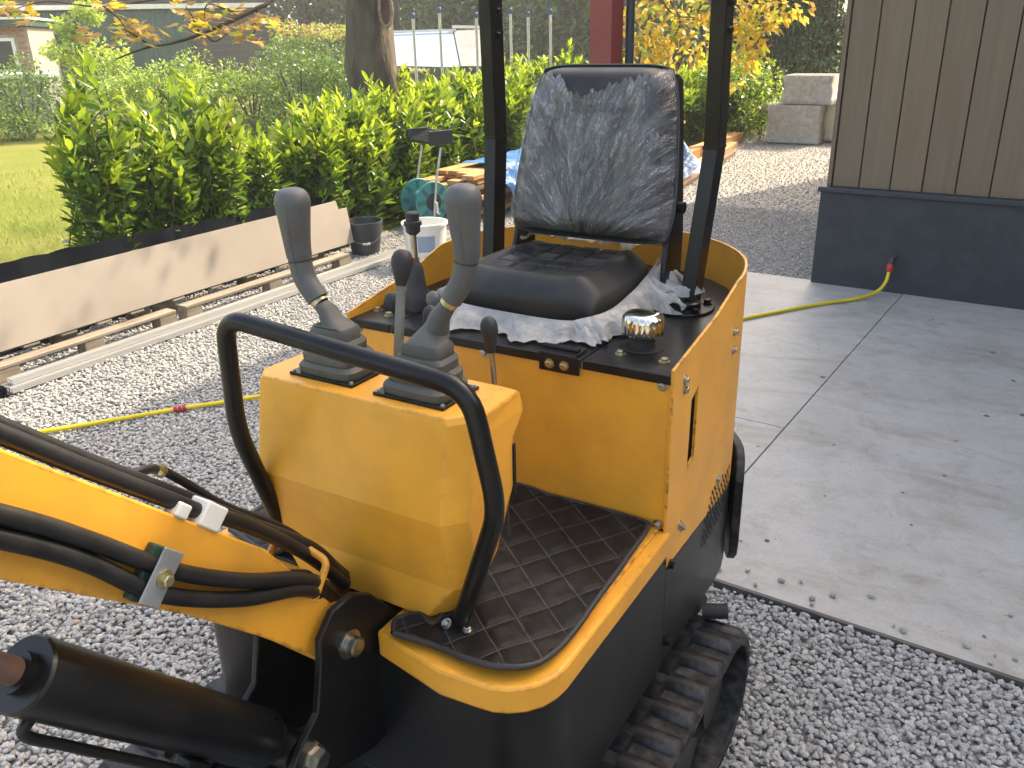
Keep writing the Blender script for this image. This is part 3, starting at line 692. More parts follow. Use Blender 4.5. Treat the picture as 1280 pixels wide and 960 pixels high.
# ---- roll bar ----
def bar_post(s):
    w, d = .0175, .029
    x0, x1 = XC+s*.276, XC+s*.293
    b = MB()
    A = [(x0, 1.905, 1.137), (x1, 1.968, 1.500), (x1, 1.958, 1.83)]
    b.loft([[(x-w, y-d, z), (x+w, y-d, z), (x+w, y+d, z), (x-w, y+d, z)] for x, y, z in A]); p = b.build('roll_bar_post', K_, ex, bevel=.003)
    MB().box(x1-w-.0012, x1+w+.0012, 1.966-d-.0012, 1.966+d+.0012, 1.497, 1.503).build('weld_seam', K_, p, bevel=.001)
    MB().loft([[(x1-w*.8, y-d*.8, z), (x1+w*.8, y-d*.8, z), (x1+w*.8, y+d*.8, z), (x1-w*.8, y+d*.8, z)] for y, z in ((1.958, 1.83), (1.945, 2.30))]).build('inner_tube', K_, p, bevel=.003)
    for z in (1.745, 1.80): bolt((x1+w, 1.96, z), (1, 0, 0), p, bolt_k, 1.3)
    # foot: flange plate, clamp ring, bolts
    q = [(x0+math.cos(a)*.062, 1.895+math.sin(a)*.075, 1.133) for a in [2*math.pi*k/16 for k in range(16)]]
    MB().prism(q, (0, 0, .006)).build('foot_plate', K_, p, bevel=.002)
    MB().lathe([(.032, 1.139), (.032, 1.152), (.026, 1.156)], (x0, 1.892, 0), (0, 0, 1), 20).build('clamp_ring', K_, p, smooth=40)
    for k in range(4):
        a = R(45+90*k); bolt((x0+math.cos(a)*.048, 1.895+math.sin(a)*.06, 1.139), (0, 0, 1), p, bolt_k, 1.6)
    MB().tube([(x0-.01, 1.85, 1.147), (x0-.01, 1.828, 1.147)], .017, 14).build('pivot_boss', K_, p, smooth=40)
    return x1
xa, xb = bar_post(1), bar_post(-1)
MB().bar((xb, 1.945, 2.29), (xa, 1.945, 2.29), .04, .035).build('roll_bar_top', K_, ex, bevel=.003)

# ---- seat ----
seat = thing('seat', (0, 0, 0), None, None); seat.parent = ex; seat.location = (0.015, .40, 1.133)
SV = MAT['seat_vinyl']
def cushion():
    cx, hx, y0, y1 = -.962, .202, 1.585, 1.985; n = 100; V = []; F = []
    def top(u, v):
        e = max(abs(u), abs(v)); 
        z = .074*(1-.42*max(0, (abs(u)-.66)/.34)**2.4)*(1-.42*max(0, (abs(v)-.70)/.30)**2.4)
        bol = .009*math.exp(-((abs(u)-.72)/.12)**2)*(1-v*v*.5)+.008*math.exp(-((v+.76)/.14)**2)*(1-abs(u)**4)
        g = 0
        if abs(u) < .60 and -.58 < v < .85:
            fu = abs(((u+.60)/.30) % 1-.5); fv = abs(((v+.58)/.29) % 1-.5); q = max(fu, fv); g = .008*(1-max(0, (q-.36)/.14)**2) - .007
        return z+bol+g
    for j in range(n+1):
        for i in range(n+1):
            u, v = -1+2*i/n, -1+2*j/n
            # superellipse plan
            uu, vv = u*math.sqrt(1-.21*v*v), v*math.sqrt(1-.21*u*u)
            V.append((cx+uu*hx*(1-.04*vv), (y0+y1)/2+vv*(y1-y0)/2, 1.170+top(u, v)))
    for j in range(n):
        for i in range(n): k = j*(n+1)+i; F.append((k, k+1, k+n+2, k+n+1))
    # skirt
    ring_ = [i for i in range(n+1)] + [(n+1)*j+n for j in range(1, n+1)] + [(n+1)*n+i for i in range(n-1, -1, -1)] + [(n+1)*j for j in range(n-1, 0, -1)]
    k = len(V)
    for q in ring_: x, y, z = V[q]; V.append((cx+(x-cx)*1.015, (y0+y1)/2+(y-(y0+y1)/2)*1.015, z-.018))
    k2 = len(V)
    for q in ring_: x, y, z = V[q]; V.append((cx+(x-cx)*.97, (y0+y1)/2+(y-(y0+y1)/2)*.97, 1.158))
    m_ = len(ring_)
    for i in range(m_):
        j = (i+1) % m_; F.append((ring_[i], k+i, k+j, ring_[j])); F.append((k+i, k2+i, k2+j, k+j))
    me = bpy.data.meshes.new('cushion'); me.from_pydata(V, [], F); return me
finish('cushion', cushion(), SV, seat, smooth=180)
b = MB(); b.box(-1.12, -.80, 1.64, 1.96, 1.133, 1.160); b.build('seat_base', MAT['dark_gap'], seat)
for x in (-1.07, -.89): MB().box(x, x+.04, 1.60, 1.70, 1.134, 1.150).build('slide_rail', MAT['rust'], seat, bevel=.002)
# backrest: a = across (-1..1), h = up (0..1)
BC = -.925
def back_pt(a, h, off=0):
    hw = .211-.040*max(0, h)**1.8; z = 1.282+.385*h; y = 1.895+.10*h
    return Vector((BC+a*hw, y, z)) + Vector((0, -.968, .25))*off
def back_surf(n, m_, fn):
    V = []; F = []
    for j in range(m_+1):
        for i in range(n+1):
            u, v = -1+2*i/n, -1+2*j/m_; V.append(fn(u*math.sqrt(1-.13*v**6), (v*math.sqrt(1-.10*u**6)+1)/2, u, v))
    for j in range(m_):
        for i in range(n): k = j*(n+1)+i; F.append((k, k+1, k+n+2, k+n+1))
    return V, F
def pad(u, v): return (1-max(0, (abs(u)-.7)/.3)**2.4)*(1-max(0, (abs(v)-.78)/.22)**2.4)
V, F = back_surf(30, 30, lambda a, h, u, v: back_pt(a, h, .012+.050*pad(u, v)+.012*math.exp(-((abs(a)-.72)/.16)**2)*pad(u, v)))
me = bpy.data.meshes.new('backrest'); me.from_pydata(V, [], F); finish('backrest', me, SV, seat, smooth=180)
V, F = back_surf(16, 16, lambda a, h, u, v: back_pt(a*1.03, h*1.02-.01, .014-.036*min(1, pad(u, v)*1.4)))
me = bpy.data.meshes.new('back_shell'); me.from_pydata(V, [], F); finish('back_shell', me, MAT['black_plastic'], seat, smooth=180, solid=.004)
for s in (-1, 1):
    b = MB(); x = BC+s*.208
    prof = [(1.86, 1.134), (1.975, 1.134), (1.985, 1.30), (2.018, 1.56), (2.022, 1.64), (1.995, 1.655), (1.968, 1.60), (1.905, 1.32), (1.87, 1.22)]
    b.prism([(x-s*(max(0, z-1.28)*.095+.002)-.006, y, z) for y, z in prof], (.012, 0, 0)); b.build('back_bracket', K_, seat, bevel=.003)
    MB().lathe([(.014, -.004), (.014, .012)], (x+.004, 1.945, 1.36), (1, 0, 0), 14).build('bracket_pivot', K_, seat, smooth=40)
b = MB(); b.box(-1.10, -.75, 1.965, 1.975, 1.26, 1.30); b.build('seat_crossbar', Y_, seat)
# wrinkled film stretched over the backrest
def filmfn(a, h, u, v):
    x, y = a*.2, h*.4+.02
    th = math.atan2(x, y); rr = math.hypot(x, y)
    w = .0060*abs(math.sin(th*17+3*math.sin(rr*11)+1.5*math.sin(th*5)))*min(1, rr*6)+.0040*abs(math.sin(th*37+4*math.sin(rr*9+th*3)+1.3))*min(1, rr*5)
    w += .005*math.sin(h*26+4*a*a+2*math.sin(a*5))*max(0, (h-.55)/.45)
    return back_pt(a*1.035, max(.015, h*1.03-.012), .016+.055*pad(u, v)+.012*math.exp(-((abs(a)-.72)/.16)**2)*pad(u, v)+w*pad(u, v)+.0045)
V, F = back_surf(150, 110, filmfn)
# ragged tear along the top edge
keep = []
for q in F:
    c = sum((Vector(V[i]) for i in q), Vector())/4; a = (c.x-BC)/.2; h = (c.z-1.282)/.385
    edge = .955+.020*math.sin(a*9)+.012*math.sin(a*31+1)+.010*math.sin(a*67)-.085*math.exp(-((a+.02)/.33)**4)
    if h < edge+.02*(a > .45): keep.append(q)
me = bpy.data.meshes.new('film'); me.from_pydata(V, [], keep); finish('plastic_film', me, MAT['film_clear'], seat, smooth=180)
# torn film left round the cushion
def rag(path, w0, drop, name, seed, wob=.012, n=70, m_=7, out=(0, -1, 0)):
    rnd = np.random.default_rng(seed); P = curve(path, max(2, n//(len(path)-1))); L = len(P); V = []; F = []
    ph = rnd.uniform(0, 6, 8)
    for i in range(L):
        f = i/(L-1); t = (P[min(i+1, L-1)]-P[max(i-1, 0)]).normalized(); o = Vector((t.y, -t.x, 0)).normalized()
        tri = lambda q: 2*abs((q % 1)-.5); wl = w0*(.45+.45*tri(f*3.1+ph[0])+.30*tri(f*7.3+ph[1])**2-.22*tri(f*17+ph[2])**3)*min(1, 8*f+.3, 8*(1-f)+.3)
        for j in range(m_+1):
            g = j/m_; z = -drop*g**1.3+wob*math.sin(f*13+g*3+2*math.sin(f*7)+ph[3])*g+.55*wob*math.sin(f*27-g*7+ph[4])*g+.25*wob*math.sin(f*61+g*9+ph[5])*g
            V.append(P[i]+o*wl*g+Vector((0, 0, z)))
    for i in range(L-1):
        for j in range(m_): k = i*(m_+1)+j; F.append((k, k+1, k+m_+2, k+m_+1))
    for q in range(len(V)):
        if V[q].z < 1.137: V[q].z = 1.137+.004*abs(math.sin(q*1.7))
    me = bpy.data.meshes.new(name); me.from_pydata([tuple(p) for p in V], [], F); return finish('torn_film', me, MAT['film_torn'], seat, smooth=180)
rag([(-1.15, 1.63, 1.185), (-1.10, 1.575, 1.178), (-.96, 1.572, 1.172), (-.82, 1.578, 1.172), (-.765, 1.62, 1.178)], .085, .052, 'r1', 1)
rag([(-.80, 1.578, 1.176), (-.754, 1.64, 1.185), (-.750, 1.75, 1.195), (-.752, 1.86, 1.215), (-.762, 1.95, 1.235)], .075, .055, 'r2', 5, .018)
rag([(-.745, 1.80, 1.20), (-.742, 1.87, 1.215), (-.748, 1.95, 1.235)], .105, .06, 'r3', 9, .022, 50)
rag([(-.77, 1.965, 1.262), (-.85, 1.95, 1.262), (-.97, 1.945, 1.264), (-1.08, 1.95, 1.262), (-1.15, 1.94, 1.25)], -.075, -.012, 'r4', 3, .008)
rag([(-1.165, 1.90, 1.22), (-1.17, 1.78, 1.205), (-1.165, 1.66, 1.195), (-1.14, 1.60, 1.185)], .06, .05, 'r5', 8, .014)

# ---- tracks ----
def track(s):
    xo, xi = XC+s*.511, XC+s*.331
    tr = thing('track', (0, 0, 0), None, None); tr.parent = ex; tr.location = (s*.42, -.1, 0)
    y0, y1, r_, zc = .63, 1.695, .172, .197
    def loop(rad):
        P = []
        for k in range(15): a = -math.pi/2+math.pi*k/14; P.append((y1+rad*math.cos(a), zc+rad*math.sin(a)))
        for k in range(1, 8): P.append((y1+(y0-y1)*k/8, zc+rad-.010*math.sin(math.pi*k/8)))
        for k in range(15): a = math.pi/2+math.pi*k/14; P.append((y0+rad*math.cos(a), zc+rad*math.sin(a)))
        for k in range(1, 8): P.append((y0+(y1-y0)*k/8, zc-rad))
        return P
    A, B = loop(r_), loop(r_-.022); n = len(A); V = []; F = []
    for P in (A, B):
        for x in (xo, xi): V += [(x, y, z) for y, z in P]
    for i in range(n):
        j = (i+1) % n
        F += [(i, j, n+j, n+i), (2*n+i, 3*n+i, 3*n+j, 2*n+j), (i, 2*n+i, 2*n+j, j), (n+i, n+j, 3*n+j, 3*n+i)]
    b = MB(); b.add(V, F); belt = b.build('belt', MAT['track_rubber'], tr, smooth=35, bevel=.004)
    # lugs, two staggered rows
    L = MB(); L.loft([[(-.050, -.027, 0), (.046, -.027, 0), (.052, -.018, 0), (.052, .018, 0), (.046, .027, 0), (-.050, .027, 0)], [(-.050, -.023, .012), (.042, -.023, .012), (.047, -.015, .012), (.047, .015, .012), (.042, .022, .012), (-.050, .022, .012)], [(-.047, -.015, .020), (.034, -.015, .020), (.039, -.008, .019), (.039, .008, .019), (.034, .014, .020), (-.047, .014, .020)]])
    lug = L.mesh('lug'); lug.materials.append(MAT['track_rubber']); lug.polygons.foreach_set('use_smooth', [True]*len(lug.polygons)); lug.set_sharp_from_angle(angle=R(50))
    P = [Vector((0, y, z)) for y, z in A]+[Vector((0, *A[0]))]
    seg = [(P[i+1]-P[i]).length for i in range(len(P)-1)]; tot = sum(seg); NL = 36
    for row, (cx, off) in enumerate(((xo-s*.052, 0), (xi+s*.045, .5))):
        for k in range(NL):
            d = ((k+off)/NL)*tot; i = 0
            while d > seg[i]: d -= seg[i]; i += 1
            t = (P[i+1]-P[i]).normalized(); p = P[i]+t*d; nrm = Vector((0, t.z, -t.y))
            p = p-nrm*.002
            if p.z < .05: continue
            X_ = Vector((s if row == 0 else -s, 0, 0)); Yv = nrm.cross(X_)
            M3 = Matrix((X_, Yv, nrm)).transposed()
            inst('lug', lug, (cx, p.y, p.z), tr, rot=M3.to_euler(), scale=(1 if row == 0 else .8, 1, 1))
    for nm, yy, rad in (('idler', y0, .135), ('sprocket', y1, .130)):
        b = MB(); b.lathe([(.03, -.055), (rad*.55, -.05), (rad*.6, -.03), (rad, -.03), (rad, .03), (rad*.6, .03), (rad*.55, .05), (.03, .055)], ((xo+xi)/2, yy, zc), (1, 0, 0), 24); b.build(nm, K_, tr, smooth=35)
    for k in range(3):
        b = MB(); b.lathe([(.02, -.06), (.05, -.06), (.05, .06), (.02, .06)], ((xo+xi)/2, .9+k*.27, .075), (1, 0, 0), 18); b.build('roller', K_, tr, smooth=35)
    b = MB(); b.prism([(xi+s*.02, .72, .12), (xi+s*.02, 1.50, .12), (xi+s*.02, 1.56, .20), (xi+s*.02, 1.42, .31), (xi+s*.02, .80, .31), (xi+s*.02, .68, .20)], (s*.13, 0, 0)); b.build('track_frame', K_, tr, bevel=.006)
track(1); track(-1)
b = MB(); b.box(XC-.35, XC+.35, 1.0, 1.45, .18, .36); b.lathe([(.23, .36), (.23, .44)], (XC, 1.25, 0), (0, 0, 1), 32); b.build('undercarriage', K_, ex, smooth=35)
b = MB(); b.tube([(XC+.40, 1.78, .385), (XC+.46, 1.80, .392)], .02, 10); b.tube([(XC+.36, 1.74, .37), (XC+.37, 1.84, .38)], .025, 10); b.build('travel_motor_hose', MAT['rubber'], ex, smooth=60)

# ---- boom, bracket, cylinder ----
PY, PZ = .862, .802           # boom foot pin
def plate_prof(): return [(1.0, .770), (.93, .86), (.885, .888), (.835, .884), (.800, .850), (.792, .79), (.775, .72), (.735, .69), (.705, .655), (.712, .615), (.76, .585), (.90, .54), (1.0, .54)]
br = thing('boom_bracket', (0, 0, 0), None, None); br.parent = ex; br.location = (0, -.55, .6)
for x in (-.874, -1.016):
    b = MB(); b.prism([(x, y, z) for y, z in plate_prof()], (.014, 0, 0)); b.build('cheek_plate', K_, br, smooth=25, bevel=.003)
b = MB(); b.box(-1.004, -.872, .905, 1.0, .545, .735); b.lathe([(.06, .44), (.06, .74)], (XC, .99, 0), (0, 0, 1), 24); b.build('swing_post', K_, br, smooth=35)
for y, z, r_ in ((PY, PZ, .017), (.752, .648, .020)):
    b = MB(); b.lathe([(.026, 0), (.026, .004), (r_, .004), (r_, .020), (r_*.8, .022)], (-.860, y, z), (1, 0, 0), 6 if r_ > .018 else 18); b.build('pin', MAT['steel'], br, smooth=30)
bm_ = thing('boom', (0, 0, 0), None, None); bm_.parent = ex; bm_.location = (0, -.7, .9)
prof = [(.905, .845), (.866, .868), (.745, 1.045), (.585, 1.197), (.415, 1.360), (.20, 1.560), (-.10, 1.800), (-.40, 1.93), (-.75, 1.95), (-.75, 1.84), (-.42, 1.80), (-.16, 1.68), (.18, 1.395), (.383, 1.213), (.600, 1.022), (.715, .905), (.800, .812), (.840, .764), (.880, .760), (.912, .790)]
b = MB(); b.prism([(-.990, y, z) for y, z in prof], (.100, 0, 0)); beam_ = b.build('boom_beam', Y_, bm_, bevel=.003)
b = MB(); b.lathe([(.045, -.063), (.045, .063)], (-.938, PY, PZ), (1, 0, 0), 24); b.build('boom_eye', Y_, bm_, smooth=40)
b = MB(); b.tube(fillet([(-.892, .828, .900), (-.892, .868, .952), (-.975, .852, .992), (-.975, .81, .955)], .014, 5), .0065, 10); b.build('hose_hoop', Y_, bm_, smooth=60)
HR = MAT['hose_rubber']
def hose(pts, r_=.0118, name='hydraulic_hose', parent=bm_, mat=HR):
    b = MB(); b.tube(curve(pts, 10), r_, 12); return b.build(name, mat, parent, smooth=60)
x = -.876
hose([(x, .20, 1.455), (x, .40, 1.288), (x, .48, 1.213), (x, .56, 1.130), (x, .62, 1.078), (x, .70, 1.022), (-.885, .79, .968), (-.905, .86, .905), (-.93, .93, .80)])
hose([(x, .20, 1.425), (x, .394, 1.262), (x, .471, 1.189), (x, .538, 1.108), (x, .60, 1.055), (x, .69, .998), (-.884, .79, .948), (-.905, .855, .885), (-.93, .92, .78)])
zig = [(.20, 1.583), (.443, 1.352), (.518, 1.280), (.613, 1.192)]
hose([(-.905, y, z) for y, z in zig]+[(-.905, .66, 1.148), (-.91, .72, 1.100), (-.92, .80, 1.022), (-.93, .87, .945), (-.94, .95, .84)], .0115)
hose([(-.938, y, z+.012) for y, z in zig]+[(-.938, .68, 1.143), (-.935, .76, 1.068), (-.935, .88, .955), (-.95, .96, .84)], .0115)
hose([(-.968, y, z+.006) for y, z in zig]+[(-.975, .69, 1.133), (-.965, .78, 1.050), (-.955, .89, .945), (-.96, .97, .84)], .0115)
hose([(-.972, .60, 1.215), (-.985, .655, 1.198), (-.992, .70, 1.155), (-.985, .76, 1.085), (-.96, .86, .99), (-.95, .95, .86)], .007)
# white fitting blocks and hose clamp
def obox(c, ax, sx, sy, sz, name, mat, parent=bm_, bv=.003):
    t = Vector(ax).normalized(); xx = Vector((1, 0, 0)); nn = xx.cross(t).normalized(); M3 = Matrix((xx, t, nn)).transposed()
    b = MB(); b.box(-sx/2, sx/2, -sy/2, sy/2, -sz/2, sz/2, M3, c); return b.build(name, mat, parent, bevel=bv)
dz = (0, .70, -.714)
obox((-.905, .664, 1.144), dz, .036, .040, .036, 'hose_fitting', MAT['white_plastic'])
obox((-.968, .640, 1.174), dz, .030, .055, .030, 'hose_fitting', MAT['white_plastic'])
obox((-.900, .620, 1.176), dz, .026, .022, .020, 'hose_fitting', MAT['white_plastic'])
MB().tube([(-.984, .655, 1.198), (-.985, .667, 1.189)], .009, 8).build('brass_nut', MAT['zinc_yellow'], bm_)
t1, t2 = Vector((0, .72, -.69)), Vector((0, .69, .72))
cl = obox((-.8615, .552, 1.122), t1, .003, .034, .074, 'hose_clamp', MAT['dull_zinc'])
obox((-.880, .545, 1.128), t1, .016, .026, .074, 'clamp_saddle', MAT['clamp_green'], bm_)
bolt((-.860, .555, 1.119), (1, 0, 0), bm_, None, 1.5)
# lift cylinder
cyl = thing('lift_cylinder', (0, 0, 0), None, None); cyl.parent = ex; cyl.location = (0, -.85, .8)
A = Vector((XC+.008, .742, .652)); B_ = Vector((XC+.008, .395, 1.060)); d = (B_-A).normalized()
b = MB(); b.lathe([(.034, .02), (.046, .05), (.048, .06), (.048, (B_-A).length-.004), (.045, (B_-A).length), (.022, (B_-A).length)], A, d, 32); b.build('barrel', K_, cyl, smooth=35)
b = MB(); b.tube([B_-d*.01, B_+d*.012], .026, 20); b.build('gland', K_, cyl, smooth=35)
b = MB(); b.tube([B_+d*.005, B_+d*.30], .017, 20); b.build('rod', MAT['rust'], cyl, smooth=60)
b = MB(); b.lathe([(.032, -.05), (.032, .05)], A, (1, 0, 0), 20); b.build('cylinder_eye', K_, cyl, smooth=40)
b = MB(); b.lathe([(.012, -.09), (.012, .085)], (XC, .752, .648), (1, 0, 0), 16); b.build('cylinder_pin', MAT['rust'], cyl, smooth=40)
nx = Vector((0, -.76, -.65))
def al(t_, o): return A+d*t_+nx*o+Vector((.012, 0, 0))
hose([al(.50, .040), al(.495, .062), al(.42, .064), al(.24, .066), al(.16, .070), al(.06, .085)], .0075, 'oil_pipe', cyl, K_)
hose([al(.20, .060), al(.16, .082), al(.07, .10), al(-.05, .07), al(-.12, -.02)], .011, 'cylinder_hose', cyl)
obox(al(.19, .062), d, .03, .05, .03, 'pipe_block', K_, cyl)

# ---- quilted floor mats lying in the pan ----
def mat_obj(poly, label, hole=None):
    P = [Vector((x, y, 0)) for x, y in poly]; pl = curve(P+[P[0]], 6)[:-1]; px = np.array([p.x for p in pl]); py = np.array([p.y for p in pl])
    def inside(x, y):
        c = False; j = len(px)-1
        for i in range(len(px)):
            if (py[i] > y) != (py[j] > y) and x < (px[j]-px[i])*(y-py[i])/(py[j]-py[i])+px[i]: c = not c
            j = i
        return c
    s_ = .0055; x0, x1, y0, y1 = px.min(), px.max(), py.min(), py.max(); nx_, ny_ = int((x1-x0)/s_)+1, int((y1-y0)/s_)+1
    idx = {}; V = []; F = []
    mid = ((x0+x1)/2, (y0+y1)/2)
    for j in range(ny_+1):
        for i in range(nx_+1):
            x, y = x0+i*s_, y0+j*s_
            if inside(x, y):
                a = abs(((x-mid[0])*QA[0]+(y-mid[1])*QA[1]) % 1-.5); c = abs(((x-mid[0])*QB[0]+(y-mid[1])*QB[1]) % 1-.5)
                q = max(a, c)/.5; idx[i, j] = len(V)
                V.append((x, y, .8005+.0045*(1-q**5)+lift(x, y)))
    for (i, j), k in idx.items():
        if (i+1, j) in idx and (i+1, j+1) in idx and (i, j+1) in idx: F.append((k, idx[i+1, j], idx[i+1, j+1], idx[i, j+1]))
    me = bpy.data.meshes.new('mat'); me.from_pydata(V, [], F)
    o = finish('floor_mat', me, MAT['quilt'], None, smooth=180); tag(o, label, 'mat')
    b = MB(); q = [Vector((p.x, p.y, .8005+lift(p.x, p.y))) for p in pl]; b.tube(q+[q[0]], .0055, 8, caps=False); b.build('edge_binding', MAT['mat_edge'], o, smooth=60)
    return o
def lift(x, y):
    return .006*math.exp(-((x+.62)/.06)**2-((y-.95)/.05)**2)+.003*math.sin(x*23+y*9)*math.sin(y*15)+.003
mat_obj([(-.808, .918), (-.826, .950), (-.800, .982), (-.768, .972), (-.768, 1.0), (-.80, 1.10), (-.88, 1.20), (-.90, 1.455), (-.80, 1.462), (-.70, 1.464), (-.585, 1.462), (-.562, 1.44), (-.556, 1.33), (-.548, 1.20), (-.543, 1.08), (-.548, 1.0), (-.566, .955), (-.610, .928), (-.665, .926), (-.73, .930)],
        'black quilted floor mat with frayed stitching beside the digger console')
mat_obj([(mir(-.556), 1.02), (mir(-.70), 1.0), (mir(-.74), 1.10), (mir(-.86), 1.18), (mir(-.88), 1.455), (mir(-.59), 1.462), (mir(-.550), 1.44), (mir(-.545), 1.20)],
        'black quilted floor mat on the far side of the console under the handrail')
# ---------------- yard objects ----------------
# garden hose: tap on the plinth -> slab -> behind the digger -> over the gravel
def zz(p, z): return (p[0], p[1], z)
tap = thing('wall_tap', (-.765, 6.31, .25), 'small dark outdoor tap with red hose coupling on the blue-grey plinth', 'tap')
b = MB(); b.tube([(-.762, 6.325, .262), (-.762, 6.255, .262), (-.764, 6.245, .235)], .016, 10); b.box(-.785, -.740, 6.262, 6.276, .275, .290); b.build('tap_body', MAT['black_plastic'], tap, smooth=40)
b = MB(); b.lathe([(.016, 0), (.022, -.01), (.022, -.045), (.015, -.055)], (-.765, 6.243, .235), (0, .15, 1), 14); b.build('coupling', MAT['red_plastic'], tap, smooth=40)
hz = thing('garden_hose', (-2.2, 4, 0), 'yellow garden hose from the wall tap across slab and gravel, with red tape joint', 'hose')
pts = [(-.765, 6.235, .185), (-.775, 6.20, .11), (-.82, 6.12, .055), (-.93, 5.98, .032), (-1.10, 5.78, .030), (-1.28, 5.52, .030), (-1.47, 5.22, .030), (-1.75, 4.75, .030), (-2.05, 4.30, .026), (-2.45, 3.78, .024), (-2.85, 3.32, .024), (-3.10, 3.06, .024),
       (-3.274, 2.867, .024), (-3.40, 2.70, .024), (-3.525, 2.547, .024), (-3.70, 2.30, .024), (-3.82, 2.135, .024), (-3.929, 1.991, .024), (-4.06, 1.75, .024), (-4.12, 1.4, .024), (-4.0, .9, .024)]
b = MB(); b.tube(curve(pts, 10), .0115, 10); b.build('hose_pipe', MAT['hose_yellow'], hz, smooth=60)
a = Vector((-3.525, 2.547, .024)); t = (Vector((-3.40, 2.70, .024))-Vector((-3.65, 2.38, .024))).normalized()
b = MB()
for k in range(3): b.tube([a+t*(-.030+k*.021), a+t*(-.013+k*.021)], .0165, 12)
b.build('tape_joint', MAT['red_tape'], hz, smooth=40)

# aluminium profiles on the gravel
for k, (x, y0, z) in enumerate(((-4.605, 2.23, .012), (-4.55, 2.27, .012), (-4.585, 2.30, .045))):
    b = MB()
    w, h = .052, .030
    P = [(-w/2, 0), (w/2, 0), (w/2, h), (w*.36, h), (w*.36, h*.3), (w*.13, h*.3), (w*.13, h), (-w*.13, h), (-w*.13, h*.3), (-w*.36, h*.3), (-w*.36, h), (-w/2, h)]
    b.prism([(x+px, y0, z+pz) for px, pz in P], (.03+.004*k, 4.0+.15*k, 0))
    tag(b.build('aluminium_profile', MAT['alu']), ['long grooved aluminium profile on gravel, the one of the bundle next to the pallets', 'long grooved aluminium profile on gravel, outer one of the bundle beside the hose', 'long grooved aluminium profile lying on top of two others'][k], 'profile', 'aluminium profiles along the pallets')
b = MB(); b.box(-4.64, -4.53, 2.17, 2.24, .005, .06); b.build('end_caps', MAT['membrane'])
o = bpy.data.objects['end_caps']; o.name = 'crumpled_film'; tag(o, 'crumpled dark film at the end of the aluminium profiles', 'film')
md = o.modifiers.new('u', 'SUBSURF'); md.levels = 3; md.render_levels = 3; md.subdivision_type = 'SIMPLE'
tx_ = bpy.data.textures.new('crumple', 'CLOUDS'); tx_.noise_scale = .03; md = o.modifiers.new('d', 'DISPLACE'); md.texture = tx_; md.strength = .05

# pallets under the leaning panel
def pallet(y0, y1, label):
    p = thing('pallet', (-5.0, (y0+y1)/2, 0), label, 'pallet', 'pallets under the leaning panel')
    n = 3
    for x in (-4.745, -5.02, -5.30):
        for k in range(n):
            y = y0+.06+(y1-y0-.12)*k/(n-1); j = random.uniform(-.008, .008)
            MB().box(x-.045, x+.045, y-.065+j, y+.065+j, .002, .095).build('block', MAT['wood_old'], p, bevel=.004)
        MB().box(x-.045, x+.048, y0, y1, .096, .116).build('stringer_board', MAT['wood_old'], p, bevel=.003)
    for k in range(5):
        y = y0+(y1-y0)*(k+.1)/5
        MB().box(-5.35, -4.86, y, y+.10, .118, .132).build('deck_board', MAT['wood_old'], p, bevel=.003)
pallet(2.30, 3.50, 'weathered wooden pallet under the left end of the beige panel, away from the bucket')
pallet(3.58, 5.22, 'weathered wooden pallet under the beige panel, reaching the black bucket')
# beige laminate panel with a notched corner, leaning back
b = MB(); P = []
def pan_pt(y, s, off=0): return Vector((-4.86-.08*s-off*.84, y, .142+.355*s-off*.54))
ring_ = [(1.6, 0), (5.465, 0), (5.485, .80), (5.385, .80), (5.38, 1), (1.6, 1)]
b.prism([pan_pt(y, s) for y, s in ring_], (-.0175, 0, -.004)); tag(b.build('leaning_panel', MAT['laminate'], bevel=.001), 'long beige laminate panel with notched corner leaning on pallets', 'panel')
# black root barrier behind it
V = []; F = []; n = 60
for i in range(n+1):
    y = 1.2+4.6*i/n; w = .02*math.sin(i*.9)+.015*math.sin(i*2.3)
    V += [(-5.20+w*.4, y, 0), (-5.30+w, y, .30), (-5.36+w*.6, y, .515-.018*(y-2.8)+.006*math.sin(i*1.7))]
for i in range(n):
    for j in range(2): k = i*3+j; F.append((k, k+3, k+4, k+1))
me = bpy.data.meshes.new('barrier'); me.from_pydata(V, [], F); tag(finish('root_barrier', me, MAT['membrane'], None, smooth=180, solid=.006), 'black plastic ground sheet standing up behind the beige panel', 'sheet')

# buckets
def bucket(name, c, r0, r1, h, mat, label, handle=True, rim=.008):
    p = thing(name, c, label, 'bucket'); c = Vector(c)
    b = MB(); b.lathe([(.001, .006), (r0-.006, .006), (r1-.006, h), (r1+rim, h), (r1+rim, h-.02), (r1, h-.022), (r0, 0), (.001, 0)], c, (0, 0, 1), 32, caps=False); b.build('tub', mat, p, smooth=40)
    if handle:
        d = Vector((.70, -.72, 0)); s_ = Vector((d.y, -d.x, 0)).normalized(); P = []
        for k in range(17):
            a = math.pi*k/16; P.append(c+Vector((0, 0, h-.03))+s_*math.cos(a)*(r1+.004)+d*(math.sin(a)*(r1*.98-.005))+Vector((0, 0, -.145*math.sin(a))))
        b = MB(); b.tube(P, .003, 6); hd = b.build('handle', MAT['steel'], p, smooth=60)
        b = MB(); b.tube(P[7:10], .010, 8); b.build('handle_grip', MAT['white_plastic'], hd, smooth=60)
    return p
bucket('bucket', (-4.90, 5.655, .003), .118, .158, .285, MAT['black_plastic'], 'black plastic bucket with white handle grip beside the beige panel')
wb = bucket('bucket', (-4.21, 5.60, .003), .150, .178, .345, MAT['white_plastic'], 'white plastic tub with a label, behind the digger levers', False, .012)
b = MB(); V = []; F = []
for i in range(9):
    a = R(-75)+i*R(6); 
    for z, r_ in ((.13, .1625), (.26, .1730)): V.append((-4.21+math.cos(a)*r_, 5.60+math.sin(a)*r_, z))
